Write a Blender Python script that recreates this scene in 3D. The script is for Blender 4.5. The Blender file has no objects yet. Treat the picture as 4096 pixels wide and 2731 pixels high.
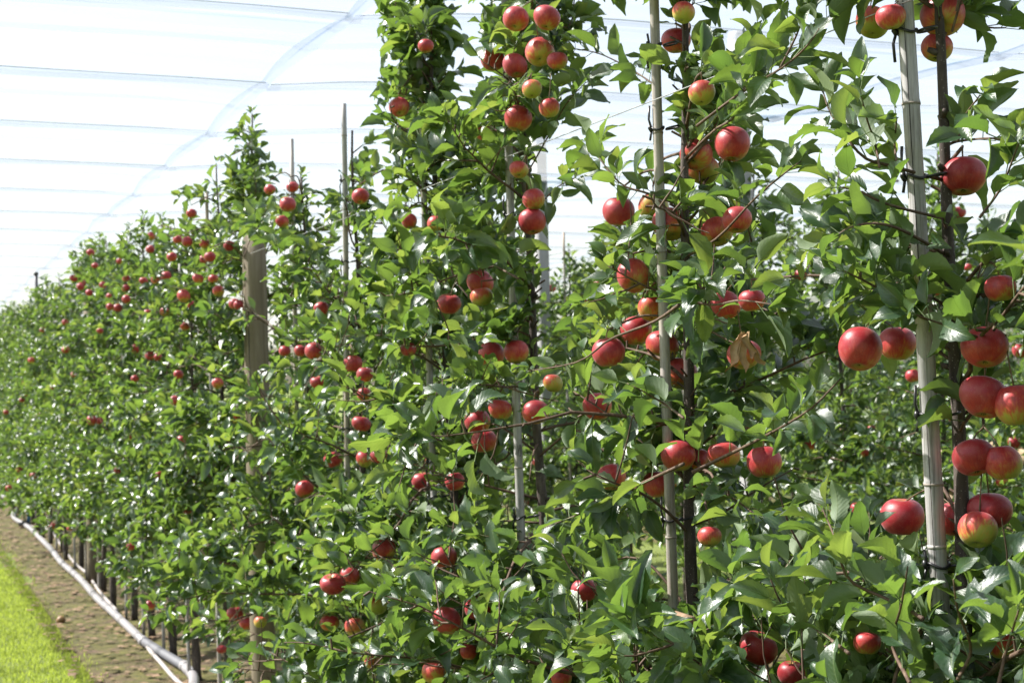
import bpy, math, random
import numpy as np
from math import sin, cos, radians, pi
from mathutils import Vector, Matrix

scene = bpy.context.scene
col = scene.collection
K = 4096 / 2352.0            # the survey below was read off a 2352-px-wide print of the photograph

# ------------------------------------------------------------------ camera
CAM = np.array([-1.545, 0.0, 1.70])
LENS, SENSOR = 35.0, 22.3
F = LENS / SENSOR * 4096
TH, PIT, ROLL = radians(21.0147), radians(1.2849), radians(1.4)
cf = np.array([sin(TH) * cos(PIT), cos(TH) * cos(PIT), sin(PIT)])
_r0 = np.array([cos(TH), -sin(TH), 0.0]); _u0 = np.cross(_r0, cf)
cr = cos(ROLL) * _r0 - sin(ROLL) * _u0
cu = sin(ROLL) * _r0 + cos(ROLL) * _u0
cam_d = bpy.data.cameras.new('camera'); cam = bpy.data.objects.new('camera', cam_d); col.objects.link(cam)
cam.matrix_world = Matrix(((cr[0], cu[0], -cf[0], CAM[0]), (cr[1], cu[1], -cf[1], CAM[1]), (cr[2], cu[2], -cf[2], CAM[2]), (0, 0, 0, 1)))
cam_d.sensor_width = SENSOR; cam_d.lens = LENS; cam_d.clip_start = 0.05; cam_d.clip_end = 2000
cam_d.dof.use_dof = True; cam_d.dof.focus_distance = 2.75; cam_d.dof.aperture_fstop = 7.1
scene.camera = cam

# ------------------------------------------------------------------ sky, sun, exposure
SUN_AZ, SUN_EL = radians(-52), radians(46)          # azimuth from +Y towards +X
sun_dir = Vector((sin(SUN_AZ) * cos(SUN_EL), cos(SUN_AZ) * cos(SUN_EL), sin(SUN_EL)))
world = bpy.data.worlds.new('World'); scene.world = world; world.use_nodes = True
wn = world.node_tree.nodes; wl = world.node_tree.links
sky = wn.new('ShaderNodeTexSky'); sky.sky_type = 'NISHITA'; sky.sun_disc = False
sky.sun_elevation = SUN_EL; sky.sun_rotation = SUN_AZ; sky.air_density = 1.0; sky.dust_density = 2.0; sky.ozone_density = 1.0
wl.new(sky.outputs[0], wn['Background'].inputs[0]); wn['Background'].inputs[1].default_value = 0.057
sun_l = bpy.data.lights.new('sun', 'SUN'); sun_l.energy = 5.0; sun_l.angle = radians(0.53); sun_l.color = (1.0, 0.965, 0.91)
sun = bpy.data.objects.new('sun', sun_l); col.objects.link(sun)
sun.rotation_euler = sun_dir.to_track_quat('Z', 'Y').to_euler(); sun.location = (-8, 8, 12)
scene.view_settings.view_transform = 'Standard'; scene.view_settings.look = 'None'
scene.view_settings.exposure = 1.66; scene.view_settings.gamma = 1.0; scene.view_settings.use_curve_mapping = False
scene.render.engine = 'CYCLES'
scene.cycles.use_denoising = True
scene.cycles.max_bounces = 6; scene.cycles.diffuse_bounces = 2; scene.cycles.glossy_bounces = 2
scene.cycles.transmission_bounces = 4; scene.cycles.transparent_max_bounces = 12
scene.cycles.sample_clamp_indirect = 6.0; scene.cycles.caustics_reflective = False; scene.cycles.caustics_refractive = False

# ------------------------------------------------------------------ survey helpers
def ray(x, y):
    return cf + cr * (x * K - 2048) / F + cu * (1365.5 - y * K) / F
def at_depth(x, y, t):
    return CAM + ray(x, y) * t
def on_x(x, y, x0):
    d = ray(x, y); return CAM + d * (x0 - CAM[0]) / d[0]
def on_z(x, y, z0=0.0):
    d = ray(x, y); return CAM + d * (z0 - CAM[2]) / d[2]
def project(P):
    d = np.atleast_2d(P) - CAM; z = d @ cf; z = np.where(np.abs(z) < 1e-4, 1e-4, z)
    return (2048 + F * (d @ cr) / z) / K, (1365.5 - F * (d @ cu) / z) / K, z

# ------------------------------------------------------------------ materials
def new_mat(name):
    m = bpy.data.materials.new(name); m.use_nodes = True
    nt = m.node_tree; nt.nodes.clear()
    out = nt.nodes.new('ShaderNodeOutputMaterial')
    return m, nt, out
class NT:
    def __init__(s, nt): s.nt = nt
    def n(s, t, **kw):
        nd = s.nt.nodes.new(t)
        for k, v in kw.items(): setattr(nd, k, v)
        return nd
    def l(s, a, b): s.nt.links.new(a, b)
    def math(s, op, a, b=None, c=None, clamp=False):
        nd = s.n('ShaderNodeMath', operation=op, use_clamp=clamp)
        for i, v in enumerate((a, b, c)):
            if v is None: continue
            if hasattr(v, 'links'): s.l(v, nd.inputs[i])
            else: nd.inputs[i].default_value = v
        return nd.outputs[0]
    def mix(s, f, a, b):
        nd = s.n('ShaderNodeMix', data_type='RGBA')
        for i, v in ((0, f), (6, a), (7, b)):
            if hasattr(v, 'links'): s.l(v, nd.inputs[i])
            else: nd.inputs[i].default_value = v if i == 0 else (*v, 1)
        return nd.outputs[2]
    def ramp(s, f, stops):
        nd = s.n('ShaderNodeValToRGB'); e = nd.color_ramp.elements
        while len(e) < len(stops): e.new(0.5)
        for i, (p, c) in enumerate(stops):
            e[i].position = p; e[i].color = (*c, 1) if len(c) == 3 else c
        s.l(f, nd.inputs[0]); return nd.outputs[0]
    def noise(s, vec, scale, detail=3, rough=0.55, out=0):
        nd = s.n('ShaderNodeTexNoise'); nd.inputs['Scale'].default_value = scale
        nd.inputs['Detail'].default_value = detail; nd.inputs['Roughness'].default_value = rough
        if vec is not None: s.l(vec, nd.inputs['Vector'])
        return nd.outputs[out]
    def mapping(s, vec, scale=(1, 1, 1), loc=None):
        nd = s.n('ShaderNodeMapping'); nd.inputs['Scale'].default_value = scale
        if loc is not None: s.l(loc, nd.inputs['Location'])
        s.l(vec, nd.inputs['Vector']); return nd.outputs[0]
    def bump(s, h, strength, dist):
        nd = s.n('ShaderNodeBump'); nd.inputs['Strength'].default_value = strength; nd.inputs['Distance'].default_value = dist
        s.l(h, nd.inputs['Height']); return nd.outputs[0]

def leaf_material(name, veins, tint=(1, 1, 1)):
    m, nt, out = new_mat(name); N = NT(nt)
    oi = N.n('ShaderNodeObjectInfo'); at = N.n('ShaderNodeAttribute', attribute_name='leaf_random')
    rnd = N.math('FRACT', N.math('ADD', oi.outputs['Random'], at.outputs['Fac']))
    uv = N.n('ShaderNodeUVMap'); sep = N.n('ShaderNodeSeparateXYZ'); N.l(uv.outputs[0], sep.inputs[0])
    u, v = sep.outputs[0], sep.outputs[1]
    a = N.math('ABSOLUTE', N.math('SUBTRACT', u, 0.5))
    rib = N.math('SUBTRACT', 1.0, N.math('SMOOTHSTEP' if False else 'MULTIPLY', a, 22.0, clamp=True), clamp=True)
    t = tint
    top = N.ramp(rnd, [(0.0, (0.020 * t[0], 0.052 * t[1], 0.024 * t[2])), (0.5, (0.029 * t[0], 0.070 * t[1], 0.027 * t[2])), (0.97, (0.05 * t[0], 0.10 * t[1], 0.03 * t[2])), (1.0, (0.09 * t[0], 0.13 * t[1], 0.03 * t[2]))])
    und = N.ramp(rnd, [(0.0, (0.12 * t[0], 0.175 * t[1], 0.090 * t[2])), (1.0, (0.16 * t[0], 0.22 * t[1], 0.105 * t[2]))])
    geo = N.n('ShaderNodeNewGeometry')
    base = N.mix(geo.outputs['Backfacing'], top, und)
    base = N.mix(N.math('MULTIPLY', rib, 0.55), base, (0.20, 0.27, 0.10))
    # blemishes
    tc = N.n('ShaderNodeTexCoord')
    mp = N.mapping(tc.outputs['Object'], (1, 1, 1))
    bl = N.noise(mp, 38.0, 3)
    base = N.mix(N.math('MULTIPLY', N.math('GREATER_THAN', bl, 0.735), 0.7), base, (0.10, 0.055, 0.02))
    dust = N.math('MULTIPLY', N.math('SUBTRACT', N.noise(mp, 16.0, 4, 0.65), 0.47, clamp=True), 0.75, clamp=True)
    base = N.mix(N.math('MULTIPLY', dust, N.math('SUBTRACT', 1.0, geo.outputs['Backfacing'])), base, (0.20, 0.235, 0.20))
    p = N.n('ShaderNodeBsdfPrincipled'); N.l(base, p.inputs['Base Color'])
    rg = N.math('ADD', 0.28 if veins else 0.25, N.math('MULTIPLY', geo.outputs['Backfacing'], 0.30)); rg2 = N.math('ADD', rg, N.math('MULTIPLY', N.noise(mp, 60.0, 2), 0.16))
    N.l(rg2, p.inputs['Roughness']); p.inputs['Specular IOR Level'].default_value = 0.85
    tr = N.n('ShaderNodeBsdfTranslucent')
    trc = N.ramp(rnd, [(0.0, (0.14 * t[0], 0.255 * t[1], 0.036 * t[2])), (0.75, (0.23 * t[0], 0.355 * t[1], 0.048 * t[2])), (1.0, (0.33 * t[0], 0.42 * t[1], 0.065 * t[2]))])
    trc = N.mix(N.math('MULTIPLY', rib, 0.4), trc, (0.09, 0.16, 0.02)); N.l(trc, tr.inputs[0])
    if veins:
        # side veins: slanting waves either side of the midrib, and fine reticulation
        w = N.math('SINE', N.math('MULTIPLY', N.math('SUBTRACT', v, N.math('MULTIPLY', a, 0.55)), 62.0))
        h = N.math('ADD', N.math('MULTIPLY', w, 0.28), N.math('MULTIPLY', rib, -1.6))
        h = N.math('ADD', h, N.math('MULTIPLY', N.noise(N.mapping(uv.outputs[0], (26, 44, 1)), 1.0, 2), 1.3))
        b = N.bump(h, 0.28, 0.0010); N.l(b, p.inputs['Normal']); N.l(b, tr.inputs['Normal'])
    else:
        h = N.noise(N.mapping(uv.outputs[0], (7, 12, 1)), 1.0, 2)
        b = N.bump(h, 0.3, 0.003); N.l(b, p.inputs['Normal'])
    mx = N.n('ShaderNodeMixShader'); mx.inputs[0].default_value = 0.37
    N.l(p.outputs[0], mx.inputs[1]); N.l(tr.outputs[0], mx.inputs[2]); N.l(mx.outputs[0], out.inputs[0])
    return m

def bark_material(name, c0, c1, c2, scale, rough=0.75, stretch=0.25, spots=False):
    m, nt, out = new_mat(name); N = NT(nt)
    tc = N.n('ShaderNodeTexCoord'); oi = N.n('ShaderNodeObjectInfo')
    mp = N.mapping(tc.outputs['Object'], (1, 1, stretch), None)
    n1 = N.noise(mp, scale, 5, 0.65); n2 = N.noise(tc.outputs['Object'], scale * 0.18, 3)
    c = N.ramp(n1, [(0.3, c0), (0.52, c1), (0.72, c2)])
    c = N.mix(N.math('MULTIPLY', n2, 0.5), c, c0)
    if spots:
        vo = N.n('ShaderNodeTexVoronoi'); vo.inputs['Scale'].default_value = 190; N.l(tc.outputs['Object'], vo.inputs['Vector'])
        c = N.mix(N.math('MULTIPLY', N.math('LESS_THAN', vo.outputs['Distance'], 0.16), 0.6), c, (0.36, 0.33, 0.28))
    p = N.n('ShaderNodeBsdfPrincipled'); N.l(c, p.inputs['Base Color']); p.inputs['Roughness'].default_value = rough
    p.inputs['Specular IOR Level'].default_value = 0.35
    N.l(N.bump(n1, 0.5, 0.004), p.inputs['Normal']); N.l(p.outputs[0], out.inputs[0])
    return m

def plain_material(name, c, rough=0.5, noise=0.25, scale=30, metal=0.0):
    m, nt, out = new_mat(name); N = NT(nt)
    tc = N.n('ShaderNodeTexCoord'); n1 = N.noise(tc.outputs['Object'], scale, 4)
    p = N.n('ShaderNodeBsdfPrincipled')
    N.l(N.mix(N.math('MULTIPLY', n1, noise * 2), c, tuple(v * 0.55 for v in c)), p.inputs['Base Color'])
    p.inputs['Roughness'].default_value = rough; p.inputs['Metallic'].default_value = metal
    N.l(N.bump(n1, 0.15, 0.002), p.inputs['Normal']); N.l(p.outputs[0], out.inputs[0])
    return m

def apple_material():
    m, nt, out = new_mat('apple_skin'); N = NT(nt)
    tc = N.n('ShaderNodeTexCoord'); oi = N.n('ShaderNodeObjectInfo')
    obj = tc.outputs['Object']; sep = N.n('ShaderNodeSeparateXYZ'); N.l(obj, sep.inputs[0])
    cs = N.n('ShaderNodeSeparateColor'); N.l(oi.outputs['Color'], cs.inputs[0]); blush = cs.outputs[0]
    off = N.n('ShaderNodeCombineXYZ'); N.l(N.math('MULTIPLY', oi.outputs['Random'], 37.0), off.inputs[0]); N.l(N.math('MULTIPLY', oi.outputs['Random'], 91.0), off.inputs[1])
    big = N.noise(N.mapping(obj, (1, 1, 0.8), off.outputs[0]), 1.4, 2)
    # stripes run from stem to calyx: noise on the direction round the axis, stretched along the axis
    flat = N.n('ShaderNodeVectorMath', operation='NORMALIZE'); fx = N.n('ShaderNodeCombineXYZ'); N.l(sep.outputs[0], fx.inputs[0]); N.l(sep.outputs[1], fx.inputs[1]); N.l(fx.outputs[0], flat.inputs[0])
    zz = N.n('ShaderNodeCombineXYZ'); N.l(N.math('MULTIPLY', sep.outputs[2], 0.35), zz.inputs[2])
    ad = N.n('ShaderNodeVectorMath', operation='ADD'); N.l(flat.outputs[0], ad.inputs[0]); N.l(zz.outputs[0], ad.inputs[1])
    st = N.noise(N.mapping(ad.outputs[0], (1, 1, 1), off.outputs[0]), 9.0, 4, 0.6)
    zg = N.math('MULTIPLY', sep.outputs[2], 0.40); xg = N.math('MULTIPLY', sep.outputs[0], 0.20)
    f = N.math('ADD', N.math('ADD', N.math('ADD', blush, 0.18), zg), xg)
    f = N.math('ADD', f, N.math('MULTIPLY', N.math('SUBTRACT', big, 0.5), 0.75))
    f = N.math('ADD', f, N.math('MULTIPLY', N.math('SUBTRACT', st, 0.5), 0.72))
    c = N.ramp(f, [(0.10, (0.34, 0.36, 0.055)), (0.34, (0.46, 0.33, 0.055)), (0.50, (0.50, 0.12, 0.036)), (0.66, (0.46, 0.042, 0.036)), (0.98, (0.31, 0.013, 0.024))])
    # green in the calyx basin and stem cavity, pale lenticels
    rr = N.math('SQRT', N.math('ADD', N.math('POWER', sep.outputs[0], 2.0), N.math('POWER', sep.outputs[1], 2.0)))
    ca = N.math('MULTIPLY', N.math('SUBTRACT', 1.0, N.math('MULTIPLY', rr, 2.3), clamp=True), 1.0, clamp=True)
    c = N.mix(ca, c, (0.30, 0.30, 0.06))
    vo = N.n('ShaderNodeTexVoronoi'); vo.inputs['Scale'].default_value = 13; N.l(obj, vo.inputs['Vector'])
    c = N.mix(N.math('MULTIPLY', N.math('LESS_THAN', vo.outputs['Distance'], 0.13), 0.35), c, (0.62, 0.45, 0.30))
    rus = N.noise(N.mapping(obj, (1, 1, 1), off.outputs[0]), 5.0, 5, 0.7)
    c = N.mix(N.math('MULTIPLY', N.math('GREATER_THAN', rus, 0.70), 0.5), c, (0.20, 0.12, 0.05))
    dull = N.noise(N.mapping(obj, (1, 1, 1), off.outputs[0]), 3.0, 4, 0.6)
    c = N.mix(N.math('MULTIPLY', N.math('SUBTRACT', dull, 0.45, clamp=True), 0.4), c, (0.55, 0.34, 0.30))
    p = N.n('ShaderNodeBsdfPrincipled'); N.l(c, p.inputs['Base Color'])
    N.l(N.math('ADD', 0.28, N.math('MULTIPLY', dull, 0.3)), p.inputs['Roughness']); p.inputs['Specular IOR Level'].default_value = 0.5
    p.inputs['Sheen Weight'].default_value = 0.12; p.inputs['Sheen Roughness'].default_value = 0.4
    N.l(N.bump(N.noise(obj, 45.0, 2), 0.05, 0.05), p.inputs['Normal']); N.l(p.outputs[0], out.inputs[0])
    return m

def bamboo_material():
    m, nt, out = new_mat('weathered_bamboo'); N = NT(nt)
    tc = N.n('ShaderNodeTexCoord'); oi = N.n('ShaderNodeObjectInfo')
    n1 = N.noise(N.mapping(tc.outputs['Object'], (1, 1, 0.03)), 210, 4, 0.6)
    n2 = N.noise(N.mapping(tc.outputs['Object'], (1, 1, 0.35)), 9, 3)
    c = N.ramp(n1, [(0.28, (0.15, 0.14, 0.135)), (0.45, (0.33, 0.315, 0.31)), (0.75, (0.46, 0.445, 0.445))])
    warm = N.math('MULTIPLY', N.math('SUBTRACT', N.math('ADD', n2, N.math('MULTIPLY', oi.outputs['Random'], 0.25)), 0.56, clamp=True), 2.0, clamp=True)
    c = N.mix(warm, c, (0.36, 0.25, 0.14))
    stn = N.noise(N.mapping(tc.outputs['Object'], (1, 1, 0.25)), 46, 4, 0.7)
    c = N.mix(N.math('MULTIPLY', N.math('SUBTRACT', stn, 0.52, clamp=True), 3.0, clamp=True), c, (0.12, 0.115, 0.09))
    p = N.n('ShaderNodeBsdfPrincipled'); N.l(c, p.inputs['Base Color']); p.inputs['Roughness'].default_value = 0.5
    N.l(N.bump(n1, 0.35, 0.002), p.inputs['Normal']); N.l(p.outputs[0], out.inputs[0])
    return m

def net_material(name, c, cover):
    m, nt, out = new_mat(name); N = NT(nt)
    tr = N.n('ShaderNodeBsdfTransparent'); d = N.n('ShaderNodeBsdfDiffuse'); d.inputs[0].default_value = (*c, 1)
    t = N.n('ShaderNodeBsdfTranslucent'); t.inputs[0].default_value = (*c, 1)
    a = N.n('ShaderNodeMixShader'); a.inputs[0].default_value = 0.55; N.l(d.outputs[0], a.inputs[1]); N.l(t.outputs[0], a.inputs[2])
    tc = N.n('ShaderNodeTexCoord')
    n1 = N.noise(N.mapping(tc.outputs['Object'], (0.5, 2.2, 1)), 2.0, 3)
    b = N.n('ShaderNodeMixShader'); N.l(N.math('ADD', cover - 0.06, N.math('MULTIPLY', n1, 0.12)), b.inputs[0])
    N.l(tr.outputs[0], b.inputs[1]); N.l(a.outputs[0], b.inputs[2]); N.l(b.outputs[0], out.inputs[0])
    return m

def ground_material():
    m, nt, out = new_mat('mown_grass_ground'); N = NT(nt)
    tc = N.n('ShaderNodeTexCoord'); n1 = N.noise(tc.outputs['Object'], 14, 6, 0.7); n2 = N.noise(tc.outputs['Object'], 1.6, 3)
    c = N.ramp(n1, [(0.3, (0.07, 0.10, 0.015)), (0.5, (0.13, 0.18, 0.025)), (0.7, (0.19, 0.23, 0.045))])
    c = N.mix(N.math('MULTIPLY', n2, 0.5), c, (0.12, 0.12, 0.04))
    p = N.n('ShaderNodeBsdfPrincipled'); N.l(c, p.inputs['Base Color']); p.inputs['Roughness'].default_value = 0.9
    N.l(N.bump(n1, 0.8, 0.03), p.inputs['Normal']); N.l(p.outputs[0], out.inputs[0]); return m
def strip_material():
    m, nt, out = new_mat('mossy_soil'); N = NT(nt)
    tc = N.n('ShaderNodeTexCoord'); n1 = N.noise(tc.outputs['Object'], 3.6, 6, 0.75); n2 = N.noise(tc.outputs['Object'], 22, 5, 0.75); n3 = N.noise(tc.outputs['Object'], 17, 4, 0.6)
    soil = N.ramp(n2, [(0.3, (0.034, 0.020, 0.011)), (0.5, (0.095, 0.058, 0.033)), (0.72, (0.19, 0.125, 0.075))])
    moss = N.ramp(n3, [(0.3, (0.050, 0.050, 0.009)), (0.7, (0.135, 0.125, 0.020))])
    f = N.ramp(n1, [(0.36, (0, 0, 0)), (0.54, (1, 1, 1))])
    c = N.mix(f, soil, moss)
    p = N.n('ShaderNodeBsdfPrincipled'); N.l(c, p.inputs['Base Color']); p.inputs['Roughness'].default_value = 0.92
    N.l(N.bump(N.math('ADD', n2, n1), 0.9, 0.03), p.inputs['Normal']); N.l(p.outputs[0], out.inputs[0]); return m
def grass_material(name, c0, c1, t0):
    m, nt, out = new_mat(name); N = NT(nt)
    at = N.n('ShaderNodeAttribute', attribute_name='leaf_random')
    c = N.ramp(at.outputs['Fac'], [(0.0, c0), (0.8, c1), (1.0, (0.20, 0.18, 0.07))])
    p = N.n('ShaderNodeBsdfPrincipled'); N.l(c, p.inputs['Base Color']); p.inputs['Roughness'].default_value = 0.45
    tr = N.n('ShaderNodeBsdfTranslucent'); tr.inputs[0].default_value = (*t0, 1)
    mx = N.n('ShaderNodeMixShader'); mx.inputs[0].default_value = 0.5
    N.l(p.outputs[0], mx.inputs[1]); N.l(tr.outputs[0], mx.inputs[2]); N.l(mx.outputs[0], out.inputs[0]); return m

M = dict(
    leaf=leaf_material('apple_leaf', True), leaf_far=leaf_material('apple_leaf_far', False),
    bark=bark_material('apple_bark', (0.035, 0.026, 0.022), (0.085, 0.066, 0.056), (0.17, 0.14, 0.12), 60, spots=True),
    twig=bark_material('young_wood', (0.06, 0.035, 0.025), (0.12, 0.075, 0.05), (0.22, 0.16, 0.11), 80),
    tan=bark_material('tan_wood', (0.16, 0.10, 0.06), (0.27, 0.18, 0.11), (0.36, 0.26, 0.18), 60),
    spur=plain_material('green_stalk', (0.20, 0.20, 0.075), 0.5, 0.2, 60),
    apple=apple_material(), calyx=plain_material('dry_calyx', (0.10, 0.075, 0.045), 0.8, 0.3, 60), stem=plain_material('apple_stalk', (0.15, 0.10, 0.05), 0.6, 0.3, 90),
    bamboo=bamboo_material(), bamboo_node=plain_material('bamboo_ring', (0.27, 0.23, 0.19), 0.7, 0.3, 60),
    crack=plain_material('dark_crack', (0.03, 0.025, 0.022), 0.9), ink=plain_material('black_marker', (0.03, 0.03, 0.035), 0.6, 0.1),
    tie=plain_material('black_plastic_tie', (0.018, 0.018, 0.02), 0.38, 0.1), tape=plain_material('grey_tape', (0.42, 0.40, 0.37), 0.55, 0.2),
    post=bark_material('grey_green_post_wood', (0.11, 0.085, 0.055), (0.20, 0.165, 0.115), (0.29, 0.25, 0.185), 34, 0.8, 0.06),
    concrete=plain_material('pale_concrete', (0.36, 0.355, 0.36), 0.85, 0.2, 22),
    steel=plain_material('dull_steel', (0.10, 0.10, 0.11), 0.5, 0.2, 30, 0.6), wire=plain_material('galvanised_wire', (0.55, 0.55, 0.56), 0.35, 0.1, 30, 0.8),
    pipe=plain_material('pale_grey_plastic_pipe', (0.31, 0.295, 0.30), 0.42, 0.35, 7), sleeve=plain_material('grey_ribbed_hose', (0.15, 0.15, 0.165), 0.5, 0.3, 20),
    hose=plain_material('white_plastic_hose', (0.42, 0.38, 0.36), 0.45, 0.2, 12), blue=plain_material('blue_plastic', (0.03, 0.16, 0.32), 0.4, 0.1), black=plain_material('black_plastic', (0.02, 0.02, 0.022), 0.4, 0.1),
    net=net_material('white_hail_net', (0.95, 0.95, 0.95), 0.25), fold_shade=net_material('net_fold_shade', (0.30, 0.34, 0.42), 0.42), crease_shade=net_material('net_crease_shade', (0.30, 0.34, 0.42), 0.30), seam=net_material('shaded_doubled_net', (0.36, 0.42, 0.54), 0.5), cable=plain_material('net_cable', (0.55, 0.58, 0.64), 0.6, 0.1),  # white net, and grey-blue versions with the shade of folds and seam painted in
    ground=ground_material(), strip=strip_material(),
    grass=grass_material('grass_blades', (0.16, 0.22, 0.03), (0.27, 0.32, 0.06), (0.44, 0.54, 0.08)),
    litter=bark_material('dead_leaf', (0.10, 0.055, 0.03), (0.24, 0.155, 0.09), (0.40, 0.29, 0.19), 30, 0.7, 1),
    dead=bark_material('withered_leaf', (0.20, 0.11, 0.05), (0.38, 0.24, 0.12), (0.50, 0.36, 0.22), 40, 0.7, 1),
    crate=bark_material('pale_crate_wood', (0.36, 0.26, 0.15), (0.50, 0.38, 0.23), (0.60, 0.48, 0.32), 25, 0.75, 1),
    rot=plain_material('brown_windfall', (0.30, 0.17, 0.07), 0.5, 0.4, 40),
)

# ------------------------------------------------------------------ mesh helpers
def link(name, me, parent=None, mat=None):
    o = bpy.data.objects.new(name, me); col.objects.link(o)
    if parent is not None: o.parent = parent
    if mat is not None and me is not None and not me.materials: me.materials.append(mat)
    return o
def tag(o, label=None, cat=None, group=None, kind=None):
    if label: o['label'] = label
    if cat: o['category'] = cat
    if group: o['group'] = group
    if kind: o['kind'] = kind
    return o
def empty(name, loc):
    o = bpy.data.objects.new(name, None); col.objects.link(o); o.location = loc; o.empty_display_size = 0.1; return o
def quad_mesh(name, V, Q, uv=None, rnd=None, smooth=True):
    V = np.ascontiguousarray(V, dtype=np.float32); Q = np.ascontiguousarray(Q, dtype=np.int32)
    me = bpy.data.meshes.new(name); nq = len(Q)
    me.vertices.add(len(V)); me.vertices.foreach_set('co', V.ravel())
    me.loops.add(nq * 4); me.loops.foreach_set('vertex_index', Q.ravel())
    me.polygons.add(nq); me.polygons.foreach_set('loop_start', np.arange(0, nq * 4, 4, dtype=np.int32))
    if smooth: me.polygons.foreach_set('use_smooth', np.ones(nq, dtype=bool))
    if uv is not None:
        ul = me.uv_layers.new(name='UVMap'); ul.data.foreach_set('uv', np.ascontiguousarray(uv[Q.ravel()], dtype=np.float32).ravel())
    if rnd is not None:
        a = me.attributes.new('leaf_random', 'FLOAT', 'POINT'); a.data.foreach_set('value', np.ascontiguousarray(rnd, dtype=np.float32))
    me.update(calc_edges=True); me.validate()
    return me
class MB:
    """collects quads of one mesh"""
    def __init__(s): s.v = []; s.q = []; s.n = 0
    def add(s, V, Q):
        s.v.append(np.asarray(V, float)); s.q.append(np.asarray(Q, int) + s.n); s.n += len(V); return s
    def tube(s, P, R, n=8, cap=True):
        P = np.asarray(P, float); k = len(P)
        R = np.full(k, R) if np.isscalar(R) else np.asarray(R, float)
        T = np.gradient(P, axis=0); T /= np.maximum(np.linalg.norm(T, axis=1, keepdims=True), 1e-9)
        a = np.array([0.0, 0, 1]) if abs(T[0][2]) < 0.9 else np.array([1.0, 0, 0])
        X = np.cross(a, T[0]); X /= np.linalg.norm(X)
        rings = []
        ang = np.arange(n) * 2 * pi / n
        if cap: rings.append(np.repeat(P[:1], n, 0) + 0)
        for i in range(k):
            X = X - T[i] * (X @ T[i]); X /= max(np.linalg.norm(X), 1e-9); Y = np.cross(T[i], X)
            rings.append(P[i] + R[i] * (np.cos(ang)[:, None] * X + np.sin(ang)[:, None] * Y))
        if cap: rings.append(np.repeat(P[-1:], n, 0) + 0)
        m = len(rings); V = np.concatenate(rings)
        i, j = np.meshgrid(np.arange(m - 1), np.arange(n), indexing='ij'); j2 = (j + 1) % n
        Q = np.stack([i * n + j, i * n + j2, (i + 1) * n + j2, (i + 1) * n + j], -1).reshape(-1, 4)
        return s.add(V, Q)
    def box(s, c, h, R=None):
        c = np.asarray(c, float); h = np.asarray(h, float)
        V = np.array([[x, y, z] for z in (-1, 1) for y in (-1, 1) for x in (-1, 1)], float) * h
        if R is not None: V = V @ np.asarray(R).T
        return s.add(V + c, [[0, 2, 3, 1], [4, 5, 7, 6], [0, 1, 5, 4], [2, 6, 7, 3], [0, 4, 6, 2], [1, 3, 7, 5]])
    def build(s, name, mat, parent=None, smooth=True):
        me = quad_mesh(name, np.concatenate(s.v), np.concatenate(s.q), smooth=smooth)
        return link(name, me, parent, mat)
def norm(v):
    v = np.asarray(v, float); return v / max(np.linalg.norm(v), 1e-9)
def smooth_path(P, n):
    """Catmull-Rom resample of a polyline"""
    P = np.asarray(P, float)
    if len(P) == 2:
        t = np.linspace(0, 1, n)[:, None]; return P[0] * (1 - t) + P[1] * t
    E = np.vstack([2 * P[0] - P[1], P, 2 * P[-1] - P[-2]]); out = []
    for t in np.linspace(0, len(P) - 1 - 1e-6, n):
        i = int(t); f = t - i; a, b, c, d = E[i:i + 4]
        out.append(0.5 * ((2 * b) + (c - a) * f + (2 * a - 5 * b + 4 * c - d) * f * f + (3 * b - a - 3 * c + d) * f ** 3))
    return np.array(out)

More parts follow.
